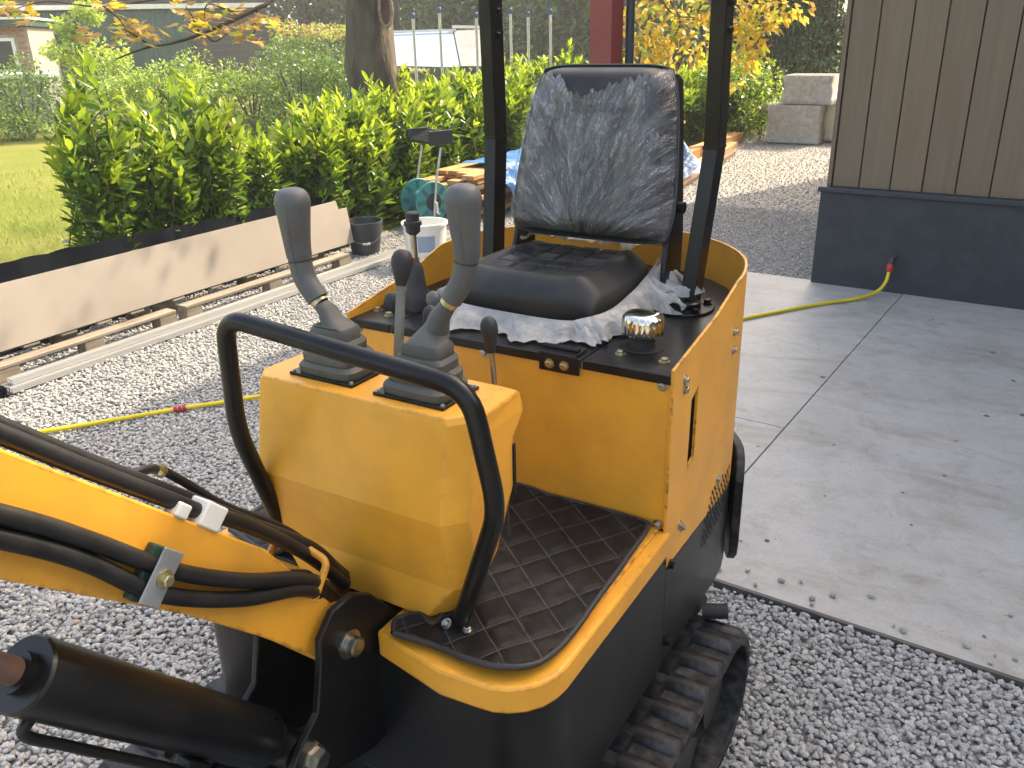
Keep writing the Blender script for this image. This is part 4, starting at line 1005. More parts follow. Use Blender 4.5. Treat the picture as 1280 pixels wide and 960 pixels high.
for i in range(8): F.append((2*i, 2*i+2, 2*i+3, 2*i+1))
b.add(V, F); b.build('label_print', MAT['pale_blue'], wb)

# hose reel trolley
rl = thing('hose_reel', (-5.1, 6.8, 0), 'teal hose reel trolley with grey handle in front of the hedge', 'hose reel')
Rc = Vector((-5.10, 6.82, .255)); ax = Vector((.93, -.37, 0)).normalized(); fw = Vector((.37, .93, 0)).normalized()
for s in (-.14, .14):
    c = Rc+ax*s; b = MB(); b.lathe([(.075, -.012), (.19, -.008), (.195, 0), (.19, .008), (.075, .012)], c, ax, 36, caps=False); w = b.build('reel_disc', MAT['teal'], rl, smooth=40)
    x_, y_ = frame_of(ax)
    for k in range(8):
        a = 2*math.pi*k/8; u_ = x_*math.cos(a)+y_*math.sin(a); v_ = ax.cross(u_)
        for q in (-.012, .012):
            b = MB(); b.bar(c+ax*.013+u_*.10+v_*q, c+ax*.013+u_*.18+v_*q, .009, .012, up=ax); b.build('rib', MAT['dark_teal'], w)
MB().lathe([(.085, .146), (.085, .156), (.03, .158)], Rc, ax, 24).build('hub_hole_disc', MAT['black_plastic'], rl, smooth=40)  # flat dark disc in place of the shaded hub hole
b = MB(); b.tube([Rc-ax*.13, Rc+ax*.13], .075, 24); b.build('drum', MAT['teal'], rl, smooth=40)
for s in (-.17, .17):
    b = MB(); b.tube([Rc+ax*s+Vector((0, 0, -.25))-fw*.03, Rc+ax*s+fw*.03+Vector((0, 0, .20)), Rc+ax*s+fw*.10+Vector((0, 0, .50))], .012, 10); b.build('frame_tube', MAT['alu'], rl, smooth=60)
    b = MB(); b.lathe([(.06, -.012), (.06, .012)], Rc+ax*(s*1.08)+Vector((0, 0, -.195))-fw*.03, ax, 20); b.build('wheel', MAT['black_plastic'], rl, smooth=40)
b = MB(); hcn = Rc+fw*.08+Vector((0, 0, .56))
M3 = Matrix((ax, fw, Vector((0, 0, 1)))).transposed()
for k in range(7): b.box(-.20, .20, -.11+k*.034, -.088+k*.034, -.02+k*.012, .015+k*.012, M3, hcn)
b.box(-.205, -.18, -.12, .14, -.03, .10, M3, hcn); b.box(.18, .205, -.12, .14, -.03, .10, M3, hcn); b.build('handle_tray', MAT['black_plastic'], rl, bevel=.004)
b = MB(); b.tube([Rc+ax*.17, Rc+ax*.21, Rc+ax*.21+Vector((0, 0, -.10)), Rc+ax*.25+Vector((0, 0, -.10))], .010, 8); b.build('crank', MAT['white_plastic'], rl, smooth=40)

# plank stack, tarps, edging beams
pk = thing('plank_stack', (-4.95, 9.6, 0), 'stack of long orange-brown planks against the hedge, partly under a blue tarp', 'planks')
for z in range(8):
    for k in range(4):
        x = -5.32+k*.155+random.uniform(-.01, .01); y0 = 7.10+random.uniform(-.1, .25)+(.25 if z < 3 else 0); y1 = 12.6+random.uniform(-.3, .3)
        MB().box(x, x+.145, y0, y1, .06+z*.052, .06+z*.052+.042).build('plank', MAT['plank_orange'] if z > 5 or (z+k) % 3 == 0 else MAT['plank_brown'], pk, bevel=.003)
for y in (7.6, 9.4, 11.2): MB().box(-5.34, -4.70, y, y+.09, 0, .058).build('bearer', MAT['wood_old'], pk)
def tarp(name, fn, nu, nv, mat, label):
    V = [fn(i/nu, j/nv) for j in range(nv+1) for i in range(nu+1)]; F = [(j*(nu+1)+i, j*(nu+1)+i+1, (j+1)*(nu+1)+i+1, (j+1)*(nu+1)+i) for j in range(nv) for i in range(nu)]
    me = bpy.data.meshes.new(name); me.from_pydata(V, [], F); tag(finish(name, me, mat, None, smooth=180, solid=.003), label, 'tarp')
def t1(u, v):
    y = 7.55+1.9*u+.05*math.sin(v*9); s = v*1.15
    w = .018*math.sin(u*40+v*9)+.012*math.sin(u*23-v*17)
    if s < .42: x, z = -5.15+s*1.15, .512+w*.35
    else: q = (s-.42)/.73; x, z = -4.667+.16*q+w+.04*q*math.sin(u*14), .512-.44*q**1.05+.02*math.sin(u*31)*q
    return (x, y, max(z, .02))
tarp('blue_tarp', t1, 70, 34, MAT['tarp_blue'], 'bright blue tarp draped over the plank stack behind the seat')
def t2(u, v):
    a = u*2*math.pi; r_ = .02+.36*v; z = .46*(1-v)**1.1+.04*math.sin(a*5+v*6)*v*(1-v)*2+.02*math.sin(a*11+v*9)*v
    return (-3.98+r_*math.cos(a)*(.8+.2*math.sin(a*3)), 10.75+r_*math.sin(a)*(1.25+.15*math.sin(a*4)), max(.012, z))
tarp('blue_tarp', t2, 72, 24, MAT['tarp_pale'], 'crumpled pale blue tarp heap on gravel by the edging beam')
def beam(name, a, b_, w, h, mat, label):
    o = MB().bar(Vector(a)+Vector((0, 0, h/2)), Vector(b_)+Vector((0, 0, h/2)), w, h).build(name, mat, None, bevel=.004); tag(o, label, 'beam', 'timber beams edging the gravel')
beam('timber_beam', (-3.78, 9.2, 0), (-4.25, 13.9, 0), .14, .07, MAT['plank_orange'], 'long orange timber beam on gravel running towards the wrapped block pallet')
beam('timber_beam', (-3.52, 8.9, 0), (-3.98, 13.0, 0), .09, .05, MAT['plank_brown'], 'thin brown timber beam on gravel outside the orange beam')
beam('timber_beam', (-4.35, 10.2, 0), (-4.42, 14.6, 0), .20, .14, MAT['plank_orange'], 'thick orange timber beam next to the shrubs behind the pale tarp')

# wrapped pallets of blocks
def wrapped(x0, x1, y0, y1, z0, z1, nx_, nz_, film_, label, skew=.0):
    p = thing('block_pallet', ((x0+x1)/2, (y0+y1)/2, z0), label, 'block pallet')
    bx = (x1-x0)/nx_; bz = (z1-z0)/nz_
    me = MB().box(-bx/2+.004, bx/2-.004, -(y1-y0)/2+.01, (y1-y0)/2-.01, .003, bz-.003).mesh('stone_block'); me.materials.append(MAT['block_stone'])
    for i in range(nx_):
        for k in range(nz_): inst('stone_block', me, (x0+bx*(i+.5), (y0+y1)/2, z0+bz*k), p)
    n = 14; V = []; F = []
    b = MB(); q = .012
    rings = []
    for k in range(n+1):
        z = z0+(z1-z0+.012)*k/n; r = []
        fl = .05*max(0, .25-k/n)*4*random.uniform(.2, 1)
        for (xa, ya), (xb_, yb) in zip(((x0, y0), (x1, y0), (x1, y1), (x0, y1)), ((x1, y0), (x1, y1), (x0, y1), (x0, y0))):
            for s in range(8):
                f = s/8; x = xa+(xb_-xa)*f; y = ya+(yb-ya)*f; o = q+fl+.012*math.sin(s*2.1+k*.7+x*7)+random.uniform(-.006, .006)
                cx_, cy_ = (x0+x1)/2, (y0+y1)/2; r.append((x+(x-cx_)/(x1-x0)*2*o, y+(y-cy_)/(y1-y0)*2*o, z))
        rings.append(r)
    b.loft(rings); b.build('plastic_wrap', MAT[film_], p, smooth=35)
    return p
wp = wrapped(-3.90, -3.12, 14.5, 15.4, .02, .58, 4, 3, 'film_white', 'pallet of grey blocks in milky plastic at the end of the gravel')
wrapped(-3.72, -2.99, 14.6, 15.2, .60, 1.02, 3, 2, 'film_white', 'small wrapped stack of grey blocks on top of another block pallet')
wrapped(-3.10, -2.0, 14.95, 17.2, .02, .66, 4, 3, 'film_cream', 'block pallet under a cream cover beside the wrapped grey blocks')
b = MB(); V = []; F = []
for i in range(9):
    for j in range(6):
        u_, v_ = i/8, j/5; V.append((-3.93-.20*v_, 14.5+.5*u_, .60-.16*v_**1.3+.02*math.sin(i*1.9+j)))
for i in range(8):
    for j in range(5): k = i*6+j; F.append((k, k+6, k+7, k+1))
me = bpy.data.meshes.new('flap'); me.from_pydata(V, [], F); finish('loose_flap', me, MAT['film_cream'], wp, smooth=180)
# ---------------- vegetation ----------------
def unit(a): return a/np.maximum(1e-6, np.linalg.norm(a, axis=1, keepdims=True))
def leafmesh(name, base, dirs, L, Wd, mi=None, detail=True, fold=.18, curl=.15):
    n = len(base); d = unit(dirs); up = np.tile([0., 0, 1], (n, 1))+rng.normal(0, .55, (n, 3))
    s = unit(np.cross(d, up)); nn = np.cross(s, d); L = L[:, None]; Wd = Wd[:, None]
    def pt(t, w, c): return base+d*L*t+s*Wd*w+nn*(abs(w)*fold*Wd*1.2-curl*L*c)
    if detail:
        V = np.stack([pt(0, 0, 0), pt(.28, .40, .05), pt(.68, .36, .35), pt(1, 0, 1), pt(.68, -.36, .35), pt(.28, -.40, .05)], 1).reshape(-1, 3)
        o = np.arange(n)[:, None]*6; F = np.concatenate([o+[0, 1, 2, 3], o+[0, 3, 4, 5]], 1).reshape(-1, 4); k = 2
    else:
        V = np.stack([pt(0, 0, 0), pt(.5, .5, .2), pt(1, 0, 1), pt(.5, -.5, .2)], 1).reshape(-1, 3)
        o = np.arange(n)[:, None]*4; F = (o+[0, 1, 2, 3]).reshape(-1, 4); k = 1
    return fastmesh(name, V, F, None if mi is None else np.repeat(mi, k))
def sphere_dirs(n): return unit(rng.normal(0, 1, (n, 3)))

# laurel hedge shrubs: upright shoots dressed with leaves
def laurel(x, y, rx, ry, h, nsh, label, group='laurel hedge shrubs beside the gravel', z0=.0):
    p = thing('laurel_shrub', (x, y, z0), label, 'shrub', group)
    B, D, Ln, Wn, Mi = [], [], [], [], []; st = MB()
    for k in range(nsh):
        a = rng.uniform(0, 6.283); q = math.sqrt(rng.uniform(0, 1)); fx, fy = math.cos(a)*q, math.sin(a)*q
        top = h*(1-.42*q**2)*rng.uniform(.45, 1.0) if rng.random() < .6 else h*(1-.30*q**2)*rng.uniform(.85, 1.03)
        tip = np.array([x+fx*rx*1.05, y+fy*ry*1.05, z0+top*rng.uniform(.9, 1.06)]); ln = rng.uniform(.25, .62)
        lean = np.array([fx*.6, fy*.6, 1.0])+rng.normal(0, .30, 3); lean /= np.linalg.norm(lean)
        b0 = tip-lean*ln
        if k % 2 == 0: st.tube([(x+fx*rx*.25, y+fy*ry*.25, z0), tuple(b0), tuple(tip)], [.010, .006, .002], 5, caps=False)
        m_ = int(ln/.025)
        for i in range(m_):
            f = (i+rng.uniform(0, .6))/m_; pt = b0+lean*ln*f; ang = i*2.4+rng.uniform(-.4, .4)
            out = np.array([math.cos(ang), math.sin(ang), .0]); e = 1.05-.75*f; dd = out*(.45+.55*e)+lean*(.35+1.0*f)
            B.append(pt); D.append(dd+rng.normal(0, .15, 3)); l = rng.uniform(.085, .15)*(1-.30*max(0, f-.6)); Ln.append(l); Wn.append(l*rng.uniform(.34, .46))
            young = f > .62 and top > h*.55
            Mi.append(2 if young and rng.random() < .8 else (1 if rng.random() < .62 else 0))
    me = leafmesh('crown', np.array(B), np.array(D), np.array(Ln), np.array(Wn), np.array(Mi))
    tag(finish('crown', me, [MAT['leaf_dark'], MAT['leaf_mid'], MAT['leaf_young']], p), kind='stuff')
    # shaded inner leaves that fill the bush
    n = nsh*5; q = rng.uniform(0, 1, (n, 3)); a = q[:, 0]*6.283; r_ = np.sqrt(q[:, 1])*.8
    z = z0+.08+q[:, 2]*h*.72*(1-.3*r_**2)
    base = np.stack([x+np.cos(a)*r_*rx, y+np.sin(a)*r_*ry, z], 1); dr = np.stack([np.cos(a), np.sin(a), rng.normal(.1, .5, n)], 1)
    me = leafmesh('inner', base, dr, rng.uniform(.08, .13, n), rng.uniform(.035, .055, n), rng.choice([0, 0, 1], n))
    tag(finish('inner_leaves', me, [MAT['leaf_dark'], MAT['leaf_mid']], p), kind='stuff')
    st.build('stems', MAT['stem'], p, smooth=60)
LB = [(-5.62, 3.74, .24, .27, 1.62, 55, 'tall open laurel shrub at the lawn end of the hedge, left of the panel'),
      (-5.68, 4.22, .30, .32, 1.42, 70, 'dense laurel shrub above the middle of the beige panel'),
      (-5.64, 4.70, .30, .32, 1.55, 75, 'laurel shrub with upright pale shoots behind the beige panel'),
      (-5.60, 5.20, .22, .24, 1.08, 30, 'low sparse laurel shrub before the gap showing lawn'),
      (-5.62, 5.80, .36, .36, 1.20, 105, 'laurel shrub behind the black bucket'),
      (-5.68, 6.35, .42, .45, 1.34, 150, 'laurel shrub in front of the tree trunk'),
      (-5.70, 7.05, .42, .48, 1.36, 150, 'laurel shrub directly behind the hose reel'),
      (-5.78, 7.75, .42, .50, 1.42, 150, 'laurel shrub behind the end of the plank stack'),
      (-5.82, 8.50, .44, .55, 1.46, 150, 'laurel shrub behind the left roll bar post and blue tarp'),
      (-5.85, 9.35, .45, .58, 1.46, 140, 'laurel shrub behind the plank stack, left of the seat'),
      (-5.85, 10.25, .45, .6, 1.52, 130, 'laurel shrub hidden mostly by the seat back'),
      (-5.75, 11.25, .5, .65, 1.48, 130, 'laurel shrub right of the red post above the seat'),
      (-5.55, 12.35, .5, .7, 1.40, 130, 'laurel shrub between seat and right roll bar post'),
      (-5.40, 13.45, .5, .7, 1.30, 120, 'laurel shrub behind the pale blue tarp heap'),
      (-5.15, 14.60, .5, .7, 1.25, 120, 'laurel shrub right of the roll bar near the block pallet'),
      (-4.75, 15.75, .5, .6, 1.35, 110, 'laurel shrub beside the wrapped block pallet')]
for a in LB: laurel(*a)

# generic clumped foliage
def clumps(name, mat, parent, centres, rad, nper, ls, squash=.8, mi=None, mats=None):
    B, D = [], []
    for c, r_ in zip(centres, rad):
        d = sphere_dirs(nper); rr = r_*rng.uniform(.35, 1.05, (nper, 1))**.6; p = np.array(c)+d*rr*np.array([1, 1, squash]); B.append(p); D.append(d+rng.normal(0, .6, (nper, 3))+[0, 0, -.1])
    B = np.concatenate(B); D = np.concatenate(D); n = len(B); L = rng.uniform(ls*.7, ls*1.25, n)
    me = leafmesh(name, B, D, L, L*rng.uniform(.4, .6, n), None if mats is None else rng.integers(0, len(mats), n), detail=False)
    return tag(finish(name, me, mats or mat, parent), kind='stuff')
def bush(name, p, rx, ry, h, n, ls, mats, label, cat='bush', group=None, nper=70):
    p = Vector((p[0], p[1], p[2] if len(p) > 2 else -.02)); t_ = thing(name, p, label, cat, group)
    C, Rr = [], []
    for k in range(n):
        a = rng.uniform(0, 6.283); q = math.sqrt(rng.uniform(0, 1)); f = rng.uniform(.12, 1)
        C.append((p.x+math.cos(a)*q*rx*(1-.35*f*f), p.y+math.sin(a)*q*ry*(1-.35*f*f), p.z+h*f*(1-.25*q*q)-.1)); Rr.append(rng.uniform(.16, .30)*h**.5)
    clumps('crown', None, t_, C, Rr, nper, ls, mats=[MAT[m_] for m_ in mats])
    b = MB()
    for k in range(6):
        a = rng.uniform(0, 6.283); b.tube([(p.x, p.y, p.z), (p.x+math.cos(a)*rx*.4, p.y+math.sin(a)*ry*.4, p.z+h*.7)], [.03, .01], 6)
    b.build('stems', MAT['twig'], t_); return t_
G0 = lambda u, v, d: at(u, v, d)
def gp(u, d):
    q = at(u, 100, d); return (q.x, q.y, -.02)
# far hedge across the lawn
FB = [(250, 19.2, 1.2, 1.55, 'far clipped bush with pale tips behind the lawn, nearest the shed gate', ('leaf_mid', 'leaf_lime')),
      (310, 19.0, 1.2, 1.45, 'far bush with yellow tips in front of the dark timber shed wall', ('leaf_mid', 'leaf_lime', 'leaf_dark')),
      (372, 18.6, 1.4, 1.70, 'large round grey-green bush on the far edge of the lawn', ('leaf_mid', 'leaf_dark', 'leaf_far')),
      (425, 18.8, 1.3, 1.62, 'round grey-green bush behind the tree trunk', ('leaf_mid', 'leaf_dark', 'leaf_far')),
      (195, 19.8, 1.3, 1.35, 'far bush with upright pale shoots behind the laurel hedge', ('leaf_mid', 'leaf_lime')),
      (135, 20.2, 1.2, 1.55, 'hazy pale green bush beside the brick building', ('leaf_lime', 'leaf_mid')),
      (25, 20.5, 1.6, 1.55, 'hazy dark bush in front of the brick building', ('leaf_far', 'leaf_mid', 'leaf_dark')),
      (-45, 20.5, 1.6, 1.6, 'dark bush at the lawn edge beyond the brick building corner', ('leaf_far', 'leaf_mid'))]
for u, d, r_, h, lb, ms in FB: bush('garden_bush', gp(u, d), r_*.75, r_*.75, h, 34, .075, ms, lb, nper=150)
# pale young tree before the green gate
def tree(name, p, trunk_h, r0, crown, nper, ls, mats, label, lean=(0, 0), squash=.8, limbs=8, twigmat='bark'):
    p = Vector(p); t_ = thing(name, p, label, 'tree'); b = MB()
    top = p+Vector((lean[0], lean[1], trunk_h)); P = curve([p, p+Vector((lean[0]*.3+.05, lean[1]*.3, trunk_h*.45)), top], 10)
    b.tube(P, [r0*(1.25-.25*min(1, i*.35))*(1-.55*i/len(P))*(1+.05*math.sin(i*2.1)) for i in range(len(P))], 18); b.build('trunk', MAT[twigmat], t_, smooth=60)
    b = MB()
    for k in range(limbs):
        c, r_ = crown[k % len(crown)]; s = P[int(len(P)*rng.uniform(.55, .95))]; c = Vector(c); mid = (s+c)/2+Vector(rng.normal(0, .2, 3))
        b.tube(curve([s, mid, c], 5), [r0*.30*(1-.8*i/10) for i in range(11)], 7)
    b.build('limbs', MAT[twigmat], t_, smooth=60)
    C, Rr = [], []
    for c, r_ in crown:
        for k in range(7):
            C.append(Vector(c)+Vector(rng.normal(0, r_*.45, 3))); Rr.append(r_*rng.uniform(.35, .6))
    clumps('crown', None, t_, C, Rr, nper, ls, squash, mats=[MAT[m_] for m_ in mats]); return t_
q = at(100, 60, 22); 
tree('young_tree', (q.x, q.y, -.02), 2.2, .05, [(at(85, 35, 22), .35), (at(115, 75, 22), .5), (at(105, 15, 22), .28), (at(75, 62, 22), .3), (at(140, 78, 22), .3)], 60, .11, ('leaf_lime',), 'slim pale green young tree in front of the green shed gate', limbs=5, twigmat='twig')
# big old tree in the hedge: only its trunk stands in view
q = at(466, 60, 9.6); TB = Vector((q.x, q.y, -.02))
big = thing('garden_tree', TB, 'thick old tree trunk with a pruned limb scar rising from the hedge', 'tree')
rings = []
for z, r_, dx in ((-.1, .36, 0), (.4, .29, 0), (.9, .255, 0), (1.25, .26, .0), (1.45, .265, -.02), (1.7, .235, -.01), (2.1, .215, .0), (2.8, .21, .02), (4.2, .19, .1)):
    rings.append([(TB.x+dx*.86+math.cos(a)*r_*(1+.10*math.sin(3*a+z*2)+.05*math.sin(7*a-z*3)), TB.y+dx*.5+math.sin(a)*r_*(1+.10*math.sin(3*a+z*2)+.05*math.sin(7*a-z*3)), z) for a in [2*math.pi*k/28 for k in range(28)]])
MB().loft(rings).build('trunk', MAT['bark'], big, smooth=60)
sc = at(482, 12, 9.36); dirn = Vector((0, 0, 0))
x_, y_ = CR, Vector((0, 0, 1)); b = MB()
P = [sc+x_*math.cos(a)*.062+y_*math.sin(a)*.155 for a in [2*math.pi*k/20 for k in range(21)]]
b.tube(P, .017, 8, caps=False); b.build('limb_scar_rim', MAT['wood_old'], big, smooth=60)
b = MB(); b.prism([sc+CF*.02+x_*math.cos(a)*.06+y_*math.sin(a)*.15 for a in [2*math.pi*k/20 for k in range(20)]], CF*.03); b.build('limb_scar', MAT['rust'], big)
b = MB(); tp = TB+Vector((.1, 0, 4.1)); crown_c = []
for k in range(9):
    a = k*.7+.3; e = tp+Vector((math.cos(a)*rng.uniform(1.4, 2.6), math.sin(a)*rng.uniform(1.4, 2.6), rng.uniform(.9, 2.4))); b.tube(curve([tp, (tp+e)/2+Vector((0, 0, .4)), e], 5), [.10*(1-.8*i/10) for i in range(11)], 7); crown_c.append(e)
# drooping branch over the lawn
D0 = 8.4
main = [tp, at(430, -120, 9.2), at(345, -8, 8.6), at(322, 10, 8.5), at(285, 28, 8.45), at(250, 43, 8.4), at(215, 54, 8.35), at(190, 58, 8.3), at(165, 66, 8.25), at(145, 74, 8.2)]
b.tube(curve(main, 4), [.07, .066, .062, .058, .05, .046, .042, .038]+[max(.006, .022-.0006*i) for i in range(29)], 7)
subs = [([at(300, 20, 8.5), at(262, 5, 8.3), at(255, 22, 8.3)], 3), ([at(345, -8, 8.6), at(240, -6, 8.3), at(130, 8, 8.1), at(60, 2, 8.0), at(8, 14, 8.0)], 4), ([at(255, 41, 8.4), at(268, 52, 8.35), at(285, 42, 8.3)], 3), ([at(190, 58, 8.3), at(165, 42, 8.2), at(140, 30, 8.15)], 3), ([at(130, 8, 8.1), at(150, 25, 8.1), at(160, 45, 8.1)], 3), ([at(322, 10, 8.5), at(318, 40, 8.45), at(312, 50, 8.4)], 3), ([at(250, 43, 8.4), at(240, 20, 8.3), at(232, 8, 8.3)], 3)]
for s_, n_ in subs: 
    P = curve(s_, 6); b.tube(P, [.010*(1-.7*i/len(P)) for i in range(len(P))], 6)
b.build('limbs', MAT['twig'], big, smooth=60)
clumps('crown', None, big, crown_c, [.9]*len(crown_c), 260, .13, mats=[MAT['leaf_copper'], MAT['leaf_mid']])
# separate leaves hanging on the drooping branch
def lobed(name, mat):
    P = []
    for k, (a, r_) in enumerate(((-90, .12), (-40, .42), (-25, .30), (5, .62), (28, .36), (60, .85), (75, .48), (90, 1.0), (105, .48), (120, .85), (152, .36), (175, .62), (205, .30), (220, .42))):
        P.append((math.cos(R(a))*r_*.55, math.sin(R(a))*r_+.1, .06*abs(math.cos(R(a)))))
    me = bpy.data.meshes.new(name); me.from_pydata([(0, .25, 0)]+P, [], [(0, i+1, (i+1) % 14+1) for i in range(14)]); me.materials.append(mat); return me
LM = [lobed('leaf', MAT['leaf_copper']), lobed('leaf', MAT['leaf_gold']), lobed('leaf', MAT['leaf_lime'])]
def hang(parent, spots, ms, wts, size, n, spread):
    for (u, v, d) in spots:
        for k in range(n):
            p = at(u+rng.normal(0, spread), v+rng.normal(0, spread*.75), d+rng.normal(0, .12)); i = rng.choice(len(ms), p=wts)
            inst('leaf', ms[i], p, parent, rot=(R(rng.uniform(150, 215)), R(rng.normal(0, 35)), rng.uniform(0, 6.28)), scale=size*rng.uniform(.75, 1.25))
hang(big, [(112, 45, 8.15), (150, 40, 8.2), (172, 44, 8.2), (160, 30, 8.2), (185, 38, 8.25), (262, 28, 8.35), (250, 12, 8.3), (280, 12, 8.35), (300, 42, 8.4), (318, 30, 8.45), (330, 28, 8.5), (312, 48, 8.4), (10, 8, 8.0), (35, 18, 8.0), (222, 8, 8.3), (240, 30, 8.3), (135, 4, 8.1), (270, 40, 8.35)], LM, [.62, .24, .14], .105, 12, 8)

# golden tree above the right roll bar post
q = at(897, 100, 13.5)
gt = thing('golden_tree', (q.x, q.y, -.02), 'tree with golden yellow spring leaves hanging over the hedge', 'tree')
b = MB(); P = curve([Vector((q.x, q.y, -.02)), at(895, 60, 13.5), at(893, -60, 13.6), at(890, -160, 13.8)], 6); b.tube(P, [.10*(1-.5*i/len(P)) for i in range(len(P))], 12); b.build('trunk', MAT['bark'], gt, smooth=60)
b = MB()
for s_ in ([at(872, -60, 13.6), at(830, -10, 12.4), at(842, 18, 12.0), at(868, 22, 11.8)], [at(872, -60, 13.6), at(930, -20, 12.4), at(955, 30, 12), at(935, 70, 11.9)], [at(830, -10, 12.4), at(850, 25, 12.1), at(838, 55, 12)], [at(872, -60, 13.6), at(800, -10, 12.5), at(790, 35, 12.2)], [at(880, -100, 13.6), at(980, -30, 12.6), at(985, 5, 12.5)]):
    P = curve(s_, 6); b.tube(P, [.022*(1-.75*i/len(P)) for i in range(len(P))], 6)
b.build('limbs', MAT['twig'], gt, smooth=60)
GM = [LM[1], LM[2], LM[0]]
C = [at(u, v, d) for u, v, d in ((800, 30, 12.4), (815, 55, 12.3), (840, 30, 12.2), (850, 65, 12.1), (805, 75, 12.3), (925, 15, 12.1), (945, 35, 12), (930, 60, 12), (962, 10, 12.2), (922, 85, 12), (985, 2, 12.4), (870, 45, 12.2), (790, 5, 12.5), (850, 0, 12.4), (900, -5, 12.3), (835, -30, 12.5), (940, -40, 12.5), (990, -40, 12.7))]
clumps('crown', None, gt, C, [.30]*len(C), 75, .13, mats=[MAT['leaf_gold'], MAT['leaf_gold'], MAT['leaf_lime'], MAT['leaf_copper']])
hang(gt, [(805, 40, 12.2), (842, 45, 12), (930, 40, 11.9), (950, 25, 11.9), (925, 75, 11.9)], GM, [.75, .2, .05], .12, 12, 10)

# dark conifers behind the block pallets: bare brown stems below, scaly foliage above
for u, d, lb in ((985, 20, 'dark conifer with bare curved brown stems behind the wrapped blocks'), (1045, 20.5, 'dark conifer against the corner of the clad house'), (935, 21, 'dark conifer behind the golden tree leaves')):
    p = Vector(gp(u, d)); t_ = thing('conifer', p, lb, 'tree'); b = MB()
    for k in range(26):
        a = rng.uniform(0, 6.283); e = p+Vector((math.cos(a)*rng.uniform(.5, 1.3), math.sin(a)*rng.uniform(.5, 1.3), rng.uniform(2.2, 4.5))); m_ = p+Vector((math.cos(a)*rng.uniform(.7, 1.2), math.sin(a)*rng.uniform(.7, 1.2), rng.uniform(.8, 1.6)))
        b.tube(curve([p+Vector((math.cos(a)*.25, math.sin(a)*.25, 0)), m_, e], 5), [.04*(1-.7*i/11) for i in range(11)], 6)
    b.build('trunk', MAT['twig'], t_, smooth=60)
    C = []
    for k in range(95):
        a = rng.uniform(0, 6.283); z = rng.uniform(.9, 6); r_ = 1.6*(1-.10*z)*rng.uniform(.45, 1); C.append(p+Vector((math.cos(a)*r_, math.sin(a)*r_, z)))
    clumps('crown', None, t_, C, [.45]*len(C), 150, .11, mats=[MAT['leaf_pine'], MAT['leaf_pine'], MAT['leaf_far']])
bush('garden_bush', gp(905, 15.5), .8, .9, 1.5, 40, .07, ('leaf_mid', 'leaf_dark', 'leaf_young'), 'loose green bush between the golden tree and the block pallet', nper=110)
bush('garden_bush', gp(955, 16.2), .6, .7, 1.45, 26, .07, ('leaf_mid', 'leaf_young', 'leaf_dark'), 'wispy green bush left of the wrapped block pallet', nper=90)

# trimmed hedge with bronze tips and the tall tree belt behind everything
p_ = bush('clipped_hedge', gp(395, 27), 2.1, 1.6, 2.05, 70, .09, ('leaf_dark', 'leaf_mid', 'leaf_far'), 'clipped hedge with bronze young tips beyond the shed', 'hedge', nper=120)
clumps('young_tips', None, p_, [at(u, 38+rng.normal(0, 2), 26+rng.normal(0, .6)) for u in range(345, 445, 6)], [.20]*17, 60, .09, mats=[MAT['leaf_copper'], MAT['leaf_lime']])
for i, (u, d, h, r_) in enumerate(((330, 48, 9, 3.6), (385, 46, 10, 3.6), (440, 50, 11, 3.8), (500, 44, 9, 3.4), (555, 46, 10, 3.6), (605, 42, 9, 3.2), (655, 40, 9, 3.2), (705, 38, 9, 3.2), (755, 36, 9, 3.2), (805, 34, 9, 3.0), (855, 34, 9, 3.0), (905, 36, 10, 3.2), (960, 36, 10, 3.2), (1020, 36, 10, 3.2), (-30, 60, 10, 4), (60, 60, 10, 4), (150, 62, 10, 4), (250, 58, 10, 4))):
    p = Vector(gp(u, d)); t_ = thing('background_tree', p, 'tall dark green tree in the hazy belt behind the gardens', 'tree', 'trees in the far belt')
    MB().tube([p, p+Vector((0, 0, h*.8))], [.25, .06], 8).build('trunk', MAT['bark'], t_, smooth=60)
    C = []
    for k in range(60):
        a = rng.uniform(0, 6.283); z = rng.uniform(.06, 1)*h; rr = r_*(1-.5*(z/h)**2)*math.sqrt(rng.uniform(.1, 1)); C.append(p+Vector((math.cos(a)*rr, math.sin(a)*rr, z)))
    clumps('crown', None, t_, C, [1.15]*len(C), 120, .36, mats=[MAT['leaf_far'], MAT['leaf_far'], MAT['leaf_pine'], MAT['leaf_mid']])

# grass tufts at the edge of the lawn seen through the hedge gap
n = 9000; xs = rng.uniform(-13, -5.9, n); ys = rng.uniform(2.2, 9, n); base = np.stack([xs, ys, np.full(n, -.03)], 1)
me = leafmesh('grass', base, rng.normal(0, .35, (n, 3))+[0, 0, 1], rng.uniform(.05, .11, n), rng.uniform(.006, .012, n), None, detail=False)
tag(finish('grass', me, MAT['grass_blade'], None), 'short bright lawn grass behind the laurel hedge', 'grass', kind='stuff')

